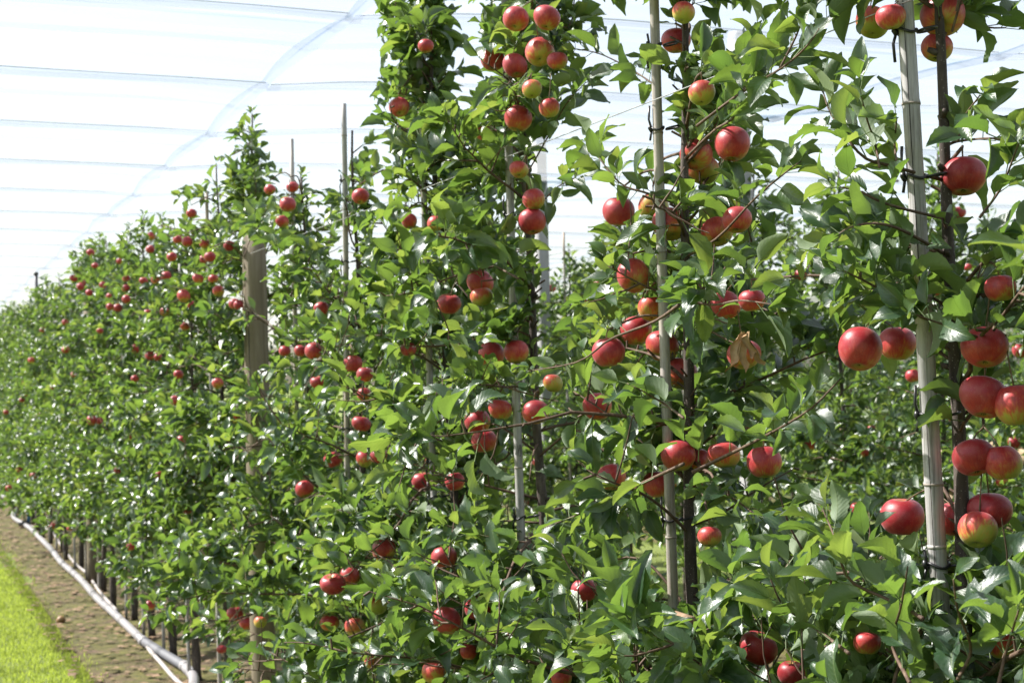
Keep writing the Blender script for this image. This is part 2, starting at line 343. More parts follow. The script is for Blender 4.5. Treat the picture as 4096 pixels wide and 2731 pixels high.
# ------------------------------------------------------------------ leaf blades
def leaf_geo(seed, nl, nw, serr):
    """one apple leaf: stalk from the origin along +Y, blade of length 1 after it, upper face +Z"""
    r = random.Random(seed)
    fold = radians(r.uniform(16, 52)); curl = radians(r.uniform(5, 80)); wid = r.uniform(0.185, 0.25)
    wav = r.uniform(0.02, 0.07); wf = r.uniform(7, 12); ph = r.uniform(0, 6); pl = r.uniform(0.28, 0.42); side = r.uniform(-0.10, 0.10); tw = r.uniform(-0.5, 0.5)
    bite = {int(r.uniform(.3, .8) * nl) + q for q in range(r.randint(1, 2))} if seed % 3 == 0 else None
    ts = np.linspace(0, 1, nl + 1); V = []; UV = []
    def spine(s):          # s: distance along blade, bent downwards progressively
        if curl < 1e-3: return np.array([0, s, 0]), 0.0
        R = 1.0 / curl; a = s * curl; return np.array([0, R * sin(a), -R * (1 - cos(a))]), a
    for i, t in enumerate(ts):
        hw = wid * (sin(pi * min(t, 1) ** 0.82)) ** 0.85 * (1.12 - 0.28 * t) if 0 < t < 1 else 0.004
        hw = max(hw, 0.006)
        c, a = spine(t)
        for k in range(-nw, nw + 1):
            f = k / nw
            x = hw * f
            if serr and abs(k) == nw and 0.06 < t < 0.97: x *= 1.0 + (0.085 if i % 2 else -0.03)
            z = abs(x) * math.tan(fold) + wav * sin(wf * t + ph + (2.0 if f > 0 else 0)) * abs(f) ** 1.6
            tx = tw * t * 0.6
            xx, z2 = x * cos(tx) - z * sin(tx), x * sin(tx) + z * cos(tx)
            p = c + np.array([xx + side * t * t, -z2 * -sin(a) * 0.0, 0]) + np.array([0, z2 * sin(a), z2 * cos(a)])
            V.append(p + np.array([0, pl, 0])); UV.append((0.5 + 0.5 * f, t))
    w = 2 * nw + 1; Q = []
    for i in range(nl):
        for k in range(w - 1):
            a0 = i * w + k
            if serr and bite and k in (0, w - 2) and (i + (5 if k else 0)) % nl in bite: continue
            Q.append((a0, a0 + 1, a0 + w + 1, a0 + w))
    # stalk: thin three-sided strip
    b = len(V); rad = 0.014
    for y in (0.0, pl + 0.05):
        for q in range(3):
            an = q * 2 * pi / 3; V.append(np.array([rad * cos(an), y, rad * sin(an) - 0.012])); UV.append((0.5, 0.5))
    for q in range(3):
        q2 = (q + 1) % 3; Q.append((b + q, b + q2, b + 3 + q2, b + 3 + q))
    return np.array(V), np.array(Q), np.array(UV)
NV = 16
LEAF_HI = [leaf_geo(100 + i, 14, 2, True) for i in range(NV)]
LEAF_MID = [leaf_geo(100 + i, 6, 1, False) for i in range(NV)]
LEAF_LO = [leaf_geo(100 + i, 3, 1, False) for i in range(NV)]
LEAF_ME = []
for i, (V, Q, UV) in enumerate(LEAF_HI):
    me = quad_mesh('leaf', V, Q, UV); me.materials.append(M['leaf']); LEAF_ME.append(me)
LEAF_ME_MID = []
for i, (V, Q, UV) in enumerate(LEAF_MID):
    me = quad_mesh('leaf', V, Q, UV); me.materials.append(M['leaf_far']); LEAF_ME_MID.append(me)

class Leaves:
    def __init__(s): s.p = []; s.m = []; s.var = []; s.rnd = []
    def add(s, rng, pos, axis, up, size):
        a = norm(axis); n = up - a * (np.asarray(up) @ a)
        if np.linalg.norm(n) < 1e-3: n = np.cross(a, [1, 0.3, 0.2])
        n = norm(n); roll = rng.gauss(0, 0.6); sd = np.cross(a, n); n = n * cos(roll) + sd * sin(roll); sd = np.cross(a, n)
        s.p.append(pos); s.m.append(np.stack([sd, a, n], 1) * size); s.var.append(rng.randrange(NV)); s.rnd.append(rng.random())
    def arrays(s):
        return np.array(s.p).reshape(-1, 3), np.array(s.m).reshape(-1, 3, 3), np.array(s.var, int), np.array(s.rnd)
def merge_leaves(name, P, Mx, var, rnd, lod):
    Vs, Qs, Us, Rs, n = [], [], [], [], 0
    for v in range(NV):
        idx = np.where(var == v)[0]
        if not len(idx): continue
        V, Q, UV = lod[v]
        W = np.einsum('nij,vj->nvi', Mx[idx], V) + P[idx][:, None, :]
        k = len(V); Vs.append(W.reshape(-1, 3)); Us.append(np.tile(UV, (len(idx), 1))); Rs.append(np.repeat(rnd[idx], k))
        Qs.append((Q[None] + (np.arange(len(idx)) * k)[:, None, None]).reshape(-1, 4) + n); n += k * len(idx)
    return quad_mesh(name, np.concatenate(Vs), np.concatenate(Qs), np.concatenate(Us), np.concatenate(Rs))

UP = np.array([0, 0, 1.0])
def perp(axis, ang):
    a = norm(axis); x = np.cross(a, UP if abs(a[2]) < 0.95 else np.array([1.0, 0, 0])); x = norm(x); y = np.cross(a, x)
    return x * cos(ang) + y * sin(ang)
def rosette(rng, L, p, axis, n, size=1.0):
    ang = rng.random() * 6.28
    for i in range(n):
        ang += 2.4 + rng.gauss(0, 0.25); al = radians(rng.uniform(14, 66)); m = norm(axis)
        d = m * cos(al) + perp(m, ang) * sin(al)
        L.add(rng, np.asarray(p) + m * rng.uniform(-0.006, 0.006), d, m * 0.8 + UP * 0.9, size * rng.choice((0.034, 0.050, 0.060, 0.068, 0.074, 0.082)))
def shoot_leaves(rng, L, P, start=0.1, step=0.026, size=1.0):
    P = np.asarray(P); seg = np.linalg.norm(np.diff(P, axis=0), axis=1); cum = np.concatenate([[0], np.cumsum(seg)]); tot = cum[-1]
    s = start * tot; ang = rng.random() * 6.28
    while s < tot:
        i = min(np.searchsorted(cum, s) - 1, len(P) - 2); i = max(i, 0)
        f = (s - cum[i]) / max(seg[i], 1e-6); p = P[i] * (1 - f) + P[i + 1] * f; t = norm(P[i + 1] - P[i])
        ang += 2.4 + rng.gauss(0, 0.2); al = radians(rng.uniform(28, 66)); d = t * cos(al) + perp(t, ang) * sin(al) + UP * 0.22
        fr = s / tot; L.add(rng, p, d, t * 0.7 + UP * 0.8, size * rng.uniform(0.054, 0.082) * (1.0 - 0.35 * max(0, fr - 0.75) / 0.25))
        s += step * rng.uniform(0.75, 1.3)
    for k in range(3):
        al = radians(rng.uniform(10, 40)); t = norm(P[-1] - P[-2]); ang += 2.1
        L.add(rng, P[-1], t * cos(al) + perp(t, ang) * sin(al), t + UP * 0.4, size * rng.uniform(0.03, 0.055))

def grow(rng, H, trunk, dens=1.0, zmin=0.62, keep=None, reach=1.0, zlow=0.52, size=1.0):
    """branches, twigs and leaves of one spindle-trained tree; trunk(z) gives the stem's place (tree-local)"""
    L = Leaves(); branches = []; twigs = []
    nb = int(30 * dens); az = rng.random() * 6.28
    for b in range(nb):
        f = ((b + rng.random()) / nb) ** 1.25; z0 = zmin + (H - 0.18 - zmin) * f
        az += 2.4 + rng.gauss(0, 0.3)
        ln = reach * ((0.60 * (1 - f) ** 0.8 + 0.20) if f < 0.93 else 0.2) * rng.uniform(0.6, 1.1)
        p = np.array(trunk(z0)); d = norm([cos(az) * 0.9, sin(az), rng.uniform(-0.05, 0.75) if f < 0.5 else rng.uniform(0.15, 1.1)])
        pts = [p]; n = 7
        for i in range(n):
            d = norm(d + np.array([rng.gauss(0, 0.14), rng.gauss(0, 0.14), rng.gauss(0, 0.12) - 0.05 + (0.10 if i > 3 else -0.03)])); p = p + d * ln / n; pts.append(p)
        pts = np.array(pts)
        if pts[-1][2] < zlow: pts[:, 2] += np.linspace(0, zlow + 0.03 - pts[-1][2], len(pts))
        if keep:
            cut = next((i for i in range(2, n + 1) if not keep(pts[i])), None)
            if cut is not None:
                if cut < 4: continue
                pts = smooth_path(pts[:cut], n + 1); ln *= (cut - 1) / n
        r0 = 0.0028 + 0.0045 * ln; branches.append((pts, np.linspace(r0, 0.0012, len(pts))))
        # spurs and side shoots
        s = 0.06
        while s < ln:
            x = s / ln * n; i = min(int(x), n - 1); q = pts[i] * (1 - (x - i)) + pts[i + 1] * (x - i); t = norm(pts[i + 1] - pts[i])
            s += rng.uniform(0.030, 0.058) / max(dens, 0.6)
            sd = norm(perp(t, rng.random() * 6.28) + UP * 0.5 + t * 0.3)
            if (keep and not keep(q)) or q[2] < zlow: continue
            if rng.random() < 0.26 and s > 0.12:
                sl = rng.uniform(0.08, 0.24) * (1.1 - 0.5 * f); pp = [q]; dd = sd
                for _ in range(4):
                    dd = norm(dd + np.array([rng.gauss(0, .12), rng.gauss(0, .12), rng.gauss(0.06, .1)])); pp.append(pp[-1] + dd * sl / 4)
                if keep and not keep(pp[-1]): continue
                twigs.append((np.array(pp), np.linspace(0.0026, 0.0012, 5))); shoot_leaves(rng, L, pp, 0.25, 0.022, size)
            else:
                e = q + sd * rng.uniform(0.008, 0.03); twigs.append((np.array([q, e]), np.array([0.0028, 0.0024]))); rosette(rng, L, e, sd, rng.randint(5, 9), size)
        shoot_leaves(rng, L, pts[4:], 0.1, 0.024, size)
    # upright water shoots that make the outline ragged
    for b in range(5):
        f = rng.uniform(0.45, 0.97); q = np.array(trunk(zmin + (H - 0.1 - zmin) * f)); a = rng.random() * 6.28; q = q + np.array([cos(a), sin(a), 0]) * rng.uniform(0.02, 0.22 * (1.2 - f))
        pp = [q]; dd = norm([cos(a) * .35, sin(a) * .35, 1])
        for _ in range(5): dd = norm(dd + np.array([rng.gauss(0, .1), rng.gauss(0, .1), .05])); pp.append(pp[-1] + dd * rng.uniform(0.035, 0.06))
        if keep and not (keep(pp[2]) and keep(pp[-1])): continue
        twigs.append((np.array(pp), np.linspace(0.0028, 0.0011, 6))); shoot_leaves(rng, L, pp, 0.1, 0.022, size * 0.95)
    # leader: leafy top
    z = zmin + 0.15
    while z < H - 0.1:
        z += rng.uniform(0.02, 0.05) / max(dens, 0.6) ; q = np.array(trunk(z)); a = rng.random() * 6.28
        if keep and not keep(q): continue
        dd = norm([cos(a), sin(a), 0.6]); e = q + dd * rng.uniform(0.015, 0.05); twigs.append((np.array([q, e]), np.array([0.003, 0.0025]))); rosette(rng, L, e, dd, rng.randint(4, 8), size)
    top = np.array([trunk(zz) for zz in np.linspace(H - 0.35, H, 8)])
    if not keep or keep(top[-1]): shoot_leaves(rng, L, top, 0.0, 0.018, 0.95)
    return L, branches, twigs

# ------------------------------------------------------------------ the setting: ground, strips, grass
SP = 3.05                                           # row spacing
def flat_grid(name, xs, ys, zf, mat):
    X, Y = np.meshgrid(xs, ys, indexing='ij'); V = np.stack([X, Y, zf(X, Y)], -1).reshape(-1, 3); n, m = len(xs), len(ys)
    i, j = np.meshgrid(np.arange(n - 1), np.arange(m - 1), indexing='ij')
    Q = np.stack([i * m + j, (i + 1) * m + j, (i + 1) * m + j + 1, i * m + j + 1], -1).reshape(-1, 4)
    return link(name, quad_mesh(name, V, Q), None, mat)
g = flat_grid('ground', np.linspace(-300, 300, 13), np.linspace(-300, 600, 13), lambda X, Y: 0 * X - 0.004, M['ground']); tag(g, kind='structure')
nrng = np.random.default_rng(5)
for r in range(0, 5):
    # bare strip under each row of trees, its edges ragged
    ys = np.arange(-4, 46, 0.16); n = len(ys)
    e0 = -0.52 + 0.06 * np.sin(ys * 0.9 + r) + np.convolve(nrng.normal(0, 0.08, n), np.ones(3) / 3, 'same'); e1 = 0.60 + 0.05 * np.sin(ys * 0.7 + r) + np.convolve(nrng.normal(0, 0.05, n), np.ones(3) / 3, 'same')
    us = np.linspace(0, 1, 9); V = []
    for i, y in enumerate(ys):
        for u in us:
            V.append((r * SP + e0[i] * (1 - u) + e1[i] * u, y, 0.001 + (0.018 * nrng.random() if 0 < u < 1 else -0.003)))
    i, j = np.meshgrid(np.arange(n - 1), np.arange(8), indexing='ij'); Q = np.stack([i * 9 + j, i * 9 + j + 1, (i + 1) * 9 + j + 1, (i + 1) * 9 + j], -1).reshape(-1, 4)
    o = link('tree_strip', quad_mesh('tree_strip', np.array(V), Q), None, M['strip']); tag(o, kind='structure')
def blades(name, boxes, label):
    Ps, hs = [], []
    for x0, x1, y0, y1, n in boxes:
        Ps.append(np.stack([nrng.uniform(x0, x1, n), nrng.uniform(y0, y1, n), np.zeros(n)], -1))
    P = np.concatenate(Ps); n = len(P); h = nrng.uniform(0.008, 0.030, n); a = nrng.uniform(0, 6.28, n); le = nrng.uniform(0.1, 0.7, n); w = nrng.uniform(0.0018, 0.0038, n); b = nrng.uniform(0, 6.28, n)
    S = np.stack([np.cos(a), np.sin(a), 0 * a], -1) * w[:, None]; D = np.stack([np.cos(b), np.sin(b), 0 * b], -1)
    v = [P - S, P + S]
    m1 = P + D * (h * le * 0.3)[:, None] + UP * (h * 0.6)[:, None]; m2 = P + D * (h * le)[:, None] + UP * h[:, None]
    V = np.stack([P - S, P + S, m1 - S * .8, m1 + S * .8, m2 - S * .15, m2 + S * .15], 1).reshape(-1, 3)
    k = np.arange(n)[:, None] * 6; Q = np.concatenate([k + [0, 1, 3, 2], k + [2, 3, 5, 4]])
    o = link(name, quad_mesh(name, V, Q, None, np.repeat(np.clip(0.5 * nrng.random(n) + 0.35 * (np.sin(P[:, 0] * 5.1 + P[:, 1] * 1.3) * np.sin(P[:, 1] * 2.3 - P[:, 0] * 2) * .5 + .5) + 0.25 * (nrng.random(n) > .86), 0, 1), 6)), None, M['grass']); tag(o, label, 'grass', None, 'stuff'); return o
blades('grass', [(-1.9, -0.50, 8.2, 16, 60000), (-1.7, -0.50, 16, 34, 40000), (0.62, 2.45, 2.5, 14, 16000), (3.7, 5.5, 5, 20, 9000), (-0.56, -0.4, 8, 20, 900)], 'short sunlit green grass of the mown alleys')
# dead leaves and crumbs on the strip
def litter():
    n = 2400; V = []; Q = []
    P = np.stack([nrng.uniform(-0.62, 0.5, n), nrng.uniform(8, 26, n), np.full(n, 0.022)], -1)
    for k in range(n):
        s = nrng.uniform(0.012, 0.062); a = nrng.uniform(0, 6.28); c, sn = cos(a), sin(a); cu_ = nrng.uniform(0.05, 0.4); t = nrng.normal(0, 0.35)
        for (u, v, z) in ((-1, 0, 0), (-.3, -.45, cu_), (-.3, .45, cu_ * .7), (.4, -.4, cu_ * .9), (.4, .4, cu_), (1, 0, 0)):
            x, y = u * s, v * s; V.append(P[k] + np.array([x * c - y * sn, x * sn + y * c, z * s * 0.7 + u * s * t * .3]))
        b = k * 6; Q += [(b, b + 1, b + 2, b + 2), (b + 1, b + 3, b + 4, b + 2), (b + 3, b + 5, b + 4, b + 4)]
    Q = [q for q in Q if len(set(q)) == 4] ; return np.array(V), np.array(Q)
V, Q = litter(); o = link('fallen_leaves', quad_mesh('fallen_leaves', V, Q, smooth=False), None, M['litter']); tag(o, 'dry brown leaves and crumbs scattered on the bare strip under the row', 'leaf litter', None, 'stuff')

# ------------------------------------------------------------------ hail net overhead
CB = 1.5                                            # spacing of the cross cables
def net_z(u, y):
    v = (y / CB) % 1.0
    return 3.13 + 0.045 * 4 * u * (1 - u) + 0.018 * np.sin(pi * v) ** 0.8 + 0.012 * np.sin(y * 1.9 + u * 7)
seams = [0.13 + SP * k for k in range(-2, 6)]
net_labels = {-2: 'white hail net sheet over the next alley, beyond the frame edge', -1: 'white hail net sheet stretched over the grass alley, filling the bright upper left', 0: 'white hail net sheet overhead between the front row and the row behind',
              1: 'white hail net sheet behind the second row, seen past the concrete posts', 2: 'white hail net sheet over the alley behind the third row', 3: 'white hail net sheet over the alley behind the fourth row', 4: 'farthest white hail net sheet low behind the tree tops'}
for k in range(7):
    a, b = seams[k], seams[k + 1]; us = np.linspace(0, 1, 13); ys = np.arange(-6, 63, CB / 8)
    U, Y = np.meshgrid(us, ys, indexing='ij'); Z = net_z(U, Y)
    V = np.stack([a + (b - a) * U, Y, Z], -1).reshape(-1, 3); m = len(ys)
    i, j = np.meshgrid(np.arange(12), np.arange(m - 1), indexing='ij'); Q = np.stack([i * m + j, (i + 1) * m + j, (i + 1) * m + j + 1, i * m + j + 1], -1).reshape(-1, 4)
    net = link('hail_net', quad_mesh('hail_net', V, Q), None, M['net']); tag(net, net_labels[k - 2], 'hail net', 'hail net sheets over the orchard')
    # the doubled selvedge along its seam, its shade put into a grey-blue colour
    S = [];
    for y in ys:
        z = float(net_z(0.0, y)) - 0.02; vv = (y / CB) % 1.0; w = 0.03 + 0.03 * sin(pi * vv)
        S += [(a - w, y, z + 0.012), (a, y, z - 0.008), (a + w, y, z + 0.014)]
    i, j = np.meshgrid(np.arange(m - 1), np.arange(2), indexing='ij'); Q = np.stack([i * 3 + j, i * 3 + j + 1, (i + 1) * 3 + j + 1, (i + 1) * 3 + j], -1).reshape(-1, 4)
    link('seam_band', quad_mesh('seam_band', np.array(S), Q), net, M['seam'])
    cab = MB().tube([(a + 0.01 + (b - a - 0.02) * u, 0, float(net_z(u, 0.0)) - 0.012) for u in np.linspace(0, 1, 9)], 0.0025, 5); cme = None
    fold = []  # strips along the folds, the shade of the white net painted as grey-blue
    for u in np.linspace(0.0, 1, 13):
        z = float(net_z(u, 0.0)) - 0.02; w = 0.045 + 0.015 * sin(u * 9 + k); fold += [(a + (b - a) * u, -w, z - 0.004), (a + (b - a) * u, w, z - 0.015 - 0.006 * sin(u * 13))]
    i = np.arange(12); FQ = np.stack([i * 2, i * 2 + 1, i * 2 + 3, i * 2 + 2], -1); fme = quad_mesh('shaded_net_fold', np.array(fold), FQ); fme.materials.append(M['fold_shade'])
    thin = np.array(fold); thin[:, 1] *= 0.6; fme2 = quad_mesh('shaded_net_fold', thin, FQ); fme2.materials.append(M['crease_shade'])
    for c in range(1, 24 if k in (1, 2) else 16):
        y = c * CB
        if cme is None: o = cab.build('support_cable', M['cable'], net); cme = o.data
        else: o = link('support_cable', cme, net)
        o.location.y = y
        fo = link('shaded_net_fold', fme, net); fo.location.y = y
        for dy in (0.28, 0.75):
            fo = link('shaded_net_fold', fme2, net); fo.location = (0, y + dy, 0.045)

# ------------------------------------------------------------------ survey of the front row
TREE_Y = [1.27, 2.13, 3.09, 3.97, 4.75, 5.72, 6.54, 7.52, 8.40, 9.32, 10.20, 11.05, 11.95] + [12.85 + 0.9 * i for i in range(17)]
# canes: y at z=0, lean in y per metre, top height, radius
CANES = {1: (2.107, 0.039, 2.95, 0.0146), 2: (3.096, 0.001, 2.95, 0.0112), 3: (3.936, 0.028, 2.95, 0.0112), 4: (4.64, 0.055, 2.85, 0.0105), 5: (5.80, -0.035, 2.72, 0.0108), 6: (6.62, -0.04, 2.708, 0.010), 8: (8.40, 0.003, 2.71, 0.010)}
for k in range(7, 30):
    if k not in CANES: CANES[k] = (TREE_Y[k], random.Random(k).uniform(-0.03, 0.03), random.Random(k + 50).uniform(2.3, 2.75), 0.0095)

# apples read off the photograph: x, y, radius on the print, redness, tilt of the calyx towards the camera (deg), label
C1, C2, C3 = 'the thick cane near the right edge', 'the second cane', 'the marked cane'
APPLES = [
 (2165, 36, 51, .62, 42, 'large red apple at the top right, its open calyx facing the camera'),
 (2152, 110, 37, .38, 15, 'orange and green apple hanging just below the topmost red one at the right'),
 (2004, 52, 38, .22, 8, 'greenish orange apple left of the thick cane top, at the upper edge'),
 (2046, 40, 28, .45, 0, 'small orange-red apple touching the left side of the thick cane top'),
 (2213, 405, 52, .78, 5, 'single big dark red apple hanging on a short stalk against the white sky'),
 (1976, 802, 51, .72, 24, 'large red apple on a twig tip, left one of the pair by the thick cane'),
 (2061, 789, 43, .50, 0, 'orange-red apple, right one of the pair left of the thick cane'),
 (2262, 797, 55, .74, 8, 'broad dark red apple right of the thick cane, top of the vertical column of apples'),
 (2260, 912, 55, .74, 14, 'glossy red apple with a white highlight, second in the column by the thick cane'),
 (2334, 930, 50, .34, 0, 'green-streaked red apple cut by the right edge behind the glossy one'),
 (2237, 1050, 50, .76, 10, 'dark red apple just right of the bare trunk, third in the column'),
 (2302, 1062, 44, .36, 8, 'paler red and green apple half behind the third apple of the column'),
 (2273, 1173, 51, .78, 18, 'deep red apple with green calyx, lowest of the column by the right trunk'),
 (2072, 1186, 50, .70, 0, 'red apple half hidden by a grey-green leaf left of the thick cane foot'),
 (2192, 1192, 42, .45, 0, 'orange-red apple showing between the thick cane and its trunk'),
 (2246, 1216, 45, .30, 12, 'yellowish apple tucked under the lowest deep red one'),
 (2298, 662, 37, .40, 0, 'red and green apple half covered by leaves near the right edge'),
 (1742, 1488, 44, .75, -12, 'pinkish red apple low in the foreground, bottom right of centre'),
 (1818, 1546, 32, .75, 0, 'red apple cut by the bottom edge under a large leaf'),
 (1992, 1476, 32, .40, 0, 'shaded orange apple deep in the leaves low below the thick cane'),
 (2300, 1478, 34, .30, 0, 'dim orange-green apple behind the upright leaves at bottom right'),
 (1553, 94, 34, .60, 10, 'red apple high on ' + C2 + ', right beside its top tie'),
 (1612, 214, 31, .22, 0, 'shaded yellow-orange apple behind the leaves high on the second tree'),
 (1570, 30, 24, .20, 0, 'greenish apple in shadow at the top of the second tree'),
 (1682, 331, 41, .70, 6, 'bright red apple hanging alone at the top of the second tree cluster'),
 (1599, 355, 39, .58, 40, 'pink-red apple showing its calyx, left of the bright red one on the second tree'),
 (1614, 390, 38, .36, 10, 'orange and yellow apple below the pink-red one on the second tree'),
 (1421, 486, 37, .74, 10, 'deep red apple at the left end of the trio left of ' + C2),
 (1501, 476, 36, .18, 15, 'green and pink apple in the middle of the trio left of ' + C2),
 (1538, 515, 39, .50, 18, 'orange-red apple in front of ' + C2 + ', right end of the trio'),
 (1647, 533, 37, .48, 28, 'pink and green apple hanging low right of the bare second trunk'),
 (1693, 505, 34, .58, 12, 'red apple behind the pink and green one right of the second trunk'),
 (1455, 634, 39, .60, 44, 'rosy apple with its calyx turned to the left, left of ' + C2),
 (1461, 759, 37, .55, 14, 'rosy apple with a green lower half, below the one turned left'),
 (1398, 809, 39, .62, 8, 'round rosy apple at the twig fork, lower left of the green-bottomed one'),
 (1521, 796, 38, .52, 32, 'striped red apple with its calyx showing, in front of ' + C2),
 (1564, 858, 38, .40, 0, 'red and yellow apple peeping out under the striped one'),
 (1497, 708, 33, .25, 0, 'dull orange apple in shadow behind the rosy apples'),
 (1667, 700, 34, .66, 8, 'pink-red apple half covered by a leaf rosette right of the second trunk'),
 (1727, 690, 27, .60, 0, 'red sliver of an apple behind the grey leaf rosette'),
 (1709, 814, 39, .50, 10, 'red and green apple with a withered brown leaf hanging in front'),
 (1372, 934, 34, .60, 0, 'pink-red apple behind the upright leaves, between the marked cane and the next'),
 (1558, 1046, 40, .55, 0, 'red apple under a drooping leaf, left one of the low trio on the second tree'),
 (1600, 1056, 33, .40, 0, 'orange apple touching the drooping-leaf apple on the second tree'),
 (1663, 1045, 37, .34, 12, 'yellow-striped apple in the middle of the low trio on the second tree'),
 (1756, 1061, 40, .55, 12, 'red apple with a leaf over its top, right end of the low trio'),
 (1405, 1095, 34, .55, 0, 'red apple among dark leaves below the long twig left of the second tree'),
 (1511, 1112, 34, .45, 0, 'orange-red apple behind a dark hanging leaf on the second tree'),
 (1630, 1232, 22, .35, 0, 'small dim orange apple low behind the second trunk'),
 (1342, 1355, 31, .66, 0, 'red apple behind a leaf low between the marked cane and the next'),
 (1460, 1512, 28, .06, 52, 'yellow apple with a big open calyx at the bottom edge'),
 (1290, 1556, 24, .45, 0, 'pink-orange apple cut by the bottom edge near the middle'),
 (1185, 44, 31, .64, 5, 'red apple behind a leaf, upper left of the cluster topping the third tree'),
 (1256, 42, 31, .60, 12, 'red apple, upper right of the cluster topping the third tree'),
 (1240, 120, 34, .46, 22, 'red and green apple with calyx, middle of the cluster topping the third tree'),
 (1132, 137, 29, .70, 8, 'red apple at the left side of the cluster topping the third tree'),
 (1183, 151, 28, .85, 14, 'dark red apple, lowest of the cluster topping the third tree'),
 (1280, 140, 24, .45, 0, 'red-green apple at the right side of the cluster topping the third tree'),
 (1222, 205, 22, .14, 0, 'yellow-green apple in the shade under the top cluster of the third tree'),
 (1190, 273, 33, .56, 6, 'red apple hanging in front of ' + C3 + ', below the top cluster'),
 (1262, 248, 24, .34, 0, 'green-pink apple right of the marked cane below the top cluster'),
 (1112, 306, 19, .55, 0, 'red apple half hidden by leaves left of the marked cane, high up'),
 (1192, 390, 22, .40, 0, 'orange apple partly behind ' + C3 + ' below the wire'),
 (1226, 458, 26, .45, 0, 'red-orange apple right above the big red one by ' + C3),
 (1222, 509, 33, .74, 14, 'big red apple with a dark leaf across it, right of ' + C3),
 (1103, 649, 30, .68, 6, 'red apple with a leaf over its right side, left of ' + C3),
 (1106, 682, 26, .16, 0, 'green-yellow apple tucked below the leaf-covered red one'),
 (1031, 698, 28, .60, 0, 'red apple left of the leaf-covered pair on the third tree'),
 (1128, 815, 31, .55, 6, 'rosy apple, left one of the middle pair by ' + C3),
 (1186, 808, 29, .52, 0, 'rosy apple, right one of the middle pair touching ' + C3),
 (1230, 946, 32, .62, 0, 'red apple hanging free just right of ' + C3),
 (1149, 940, 27, .40, 0, 'orange-red apple in the shade left of ' + C3),
 (1097, 968, 30, .55, 10, 'red apple with yellow base in the low cluster left of ' + C3),
 (1112, 1013, 31, .58, 6, 'red apple, lowest of the low cluster left of ' + C3),
 (1270, 880, 12, .10, 0, 'tiny undersized brownish apple right of the marked cane'),
 (917, 247, 24, .66, 30, 'red apple sticking out left against the white sky on the fourth tree'),
 (978, 106, 17, .60, 0, 'small red apple near the top of the fourth tree'),
 (940, 508, 12, .6, 0, 'small red apple left of the fourth cane, half hidden'),
 (1000, 514, 12, .45, 0, 'small orange apple just right of the fourth cane'),
 (938, 802, 19, .60, 0, 'red apple behind leaves left of the fourth cane at mid height'),
 (972, 1106, 26, .66, 0, 'red apple left of the fourth cane, half behind a leaf'),
 (1045, 1106, 23, .60, 0, 'red apple right of the fourth cane and its trunk'),
 (1020, 1280, 31, .60, 8, 'rosy apple hanging in the open below the fourth cane'),
 (1026, 1424, 33, .72, 14, 'deep red apple with a pale leaf at its foot, low on the fourth tree'),
 (1098, 1398, 31, .70, 8, 'red apple right of the deep red one, low on the fourth tree'),
 (1000, 1542, 31, .20, 0, 'orange-yellow apple behind leaves at the bottom edge'),
 (1076, 1496, 19, .62, 0, 'small red apple in shade under the fourth tree'),
 (882, 1262, 28, .55, 0, 'red apple under dark twigs between the fourth and fifth canes'),
 (866, 1390, 24, .02, 0, 'yellow-green apple in the shade low on the fifth tree'),
 (765, 1341, 29, .80, 0, 'glossy crimson apple low on the fifth tree'),
 (802, 1324, 25, .45, 0, 'orange-red apple behind the glossy crimson one'),
 (757, 1430, 23, .40, 0, 'peach-coloured apple with a leaf across it, low on the fifth tree'),
 (816, 1440, 24, .15, 0, 'yellow and orange apple lowest on the fifth tree'),
 (855, 1520, 18, .25, 0, 'dim orange apple at the bottom below the fifth tree'),
 (828, 451, 20, .68, 8, 'red apple just right of the tall bare-topped cane'),
 (738, 709, 18, .66, 0, 'red apple left of the tall bare-topped cane, on the sixth tree'),
 (811, 835, 22, .75, 12, 'red apple in front of the tall bare-topped cane'),
 (838, 860, 20, .55, 0, 'rosy apple lower right of the one on the tall cane'),
 (830, 973, 22, .72, 0, 'dark red apple right of the tall cane, below the rosy one'),
 (836, 905, 15, .45, 0, 'shaded apple between the rosy and the dark red one'),
 (765, 1055, 22, .66, 0, 'red apple behind a leaf left of the tall cane foot'),
 (836, 1054, 18, .40, 0, 'orange-red apple, left of the low pair on the fifth tree'),
 (870, 1047, 20, .56, 0, 'red apple, right of the low pair on the fifth tree'),
 (700, 1122, 22, .55, 0, 'single salmon-red apple below the sixth cane'),
 (690, 806, 15, .70, 0, 'small red apple right of the sixth cane'),
 (720, 806, 20, .72, 0, 'red apple behind a leaf right of the small one at the sixth cane'),
 (654, 806, 14, .66, 0, 'small red apple just left of the sixth cane'),
 (731, 878, 18, .55, 0, 'red apple on shaded leaves below the sixth cane pair'),
 (661, 470, 19, .60, 14, 'pink-red apple high above the round post'),
 (672, 430, 15, .62, 0, 'red apple topmost above the round post'),
 (648, 508, 15, .66, 0, 'red apple lowest of the three above the round post'),
 (620, 436, 13, .60, 0, 'small red apple left of the three above the post'),
 (540, 1409, 20, .75, 6, 'red apple low in front of the round post foot, leftmost of three'),
 (567, 1430, 18, .45, 0, 'orange-red apple in the middle of the three by the post foot'),
 (598, 1428, 15, .10, 0, 'yellow apple right of the three by the post foot'),
 (509, 1490, 12, .72, 0, 'small red apple nearest the ground left of the post'),
 (553, 701, 16, .66, 0, 'red apple touching the left side of the round post'),
 (539, 698, 14, .6, 0, 'pink-red apple left of the one touching the post'),
]
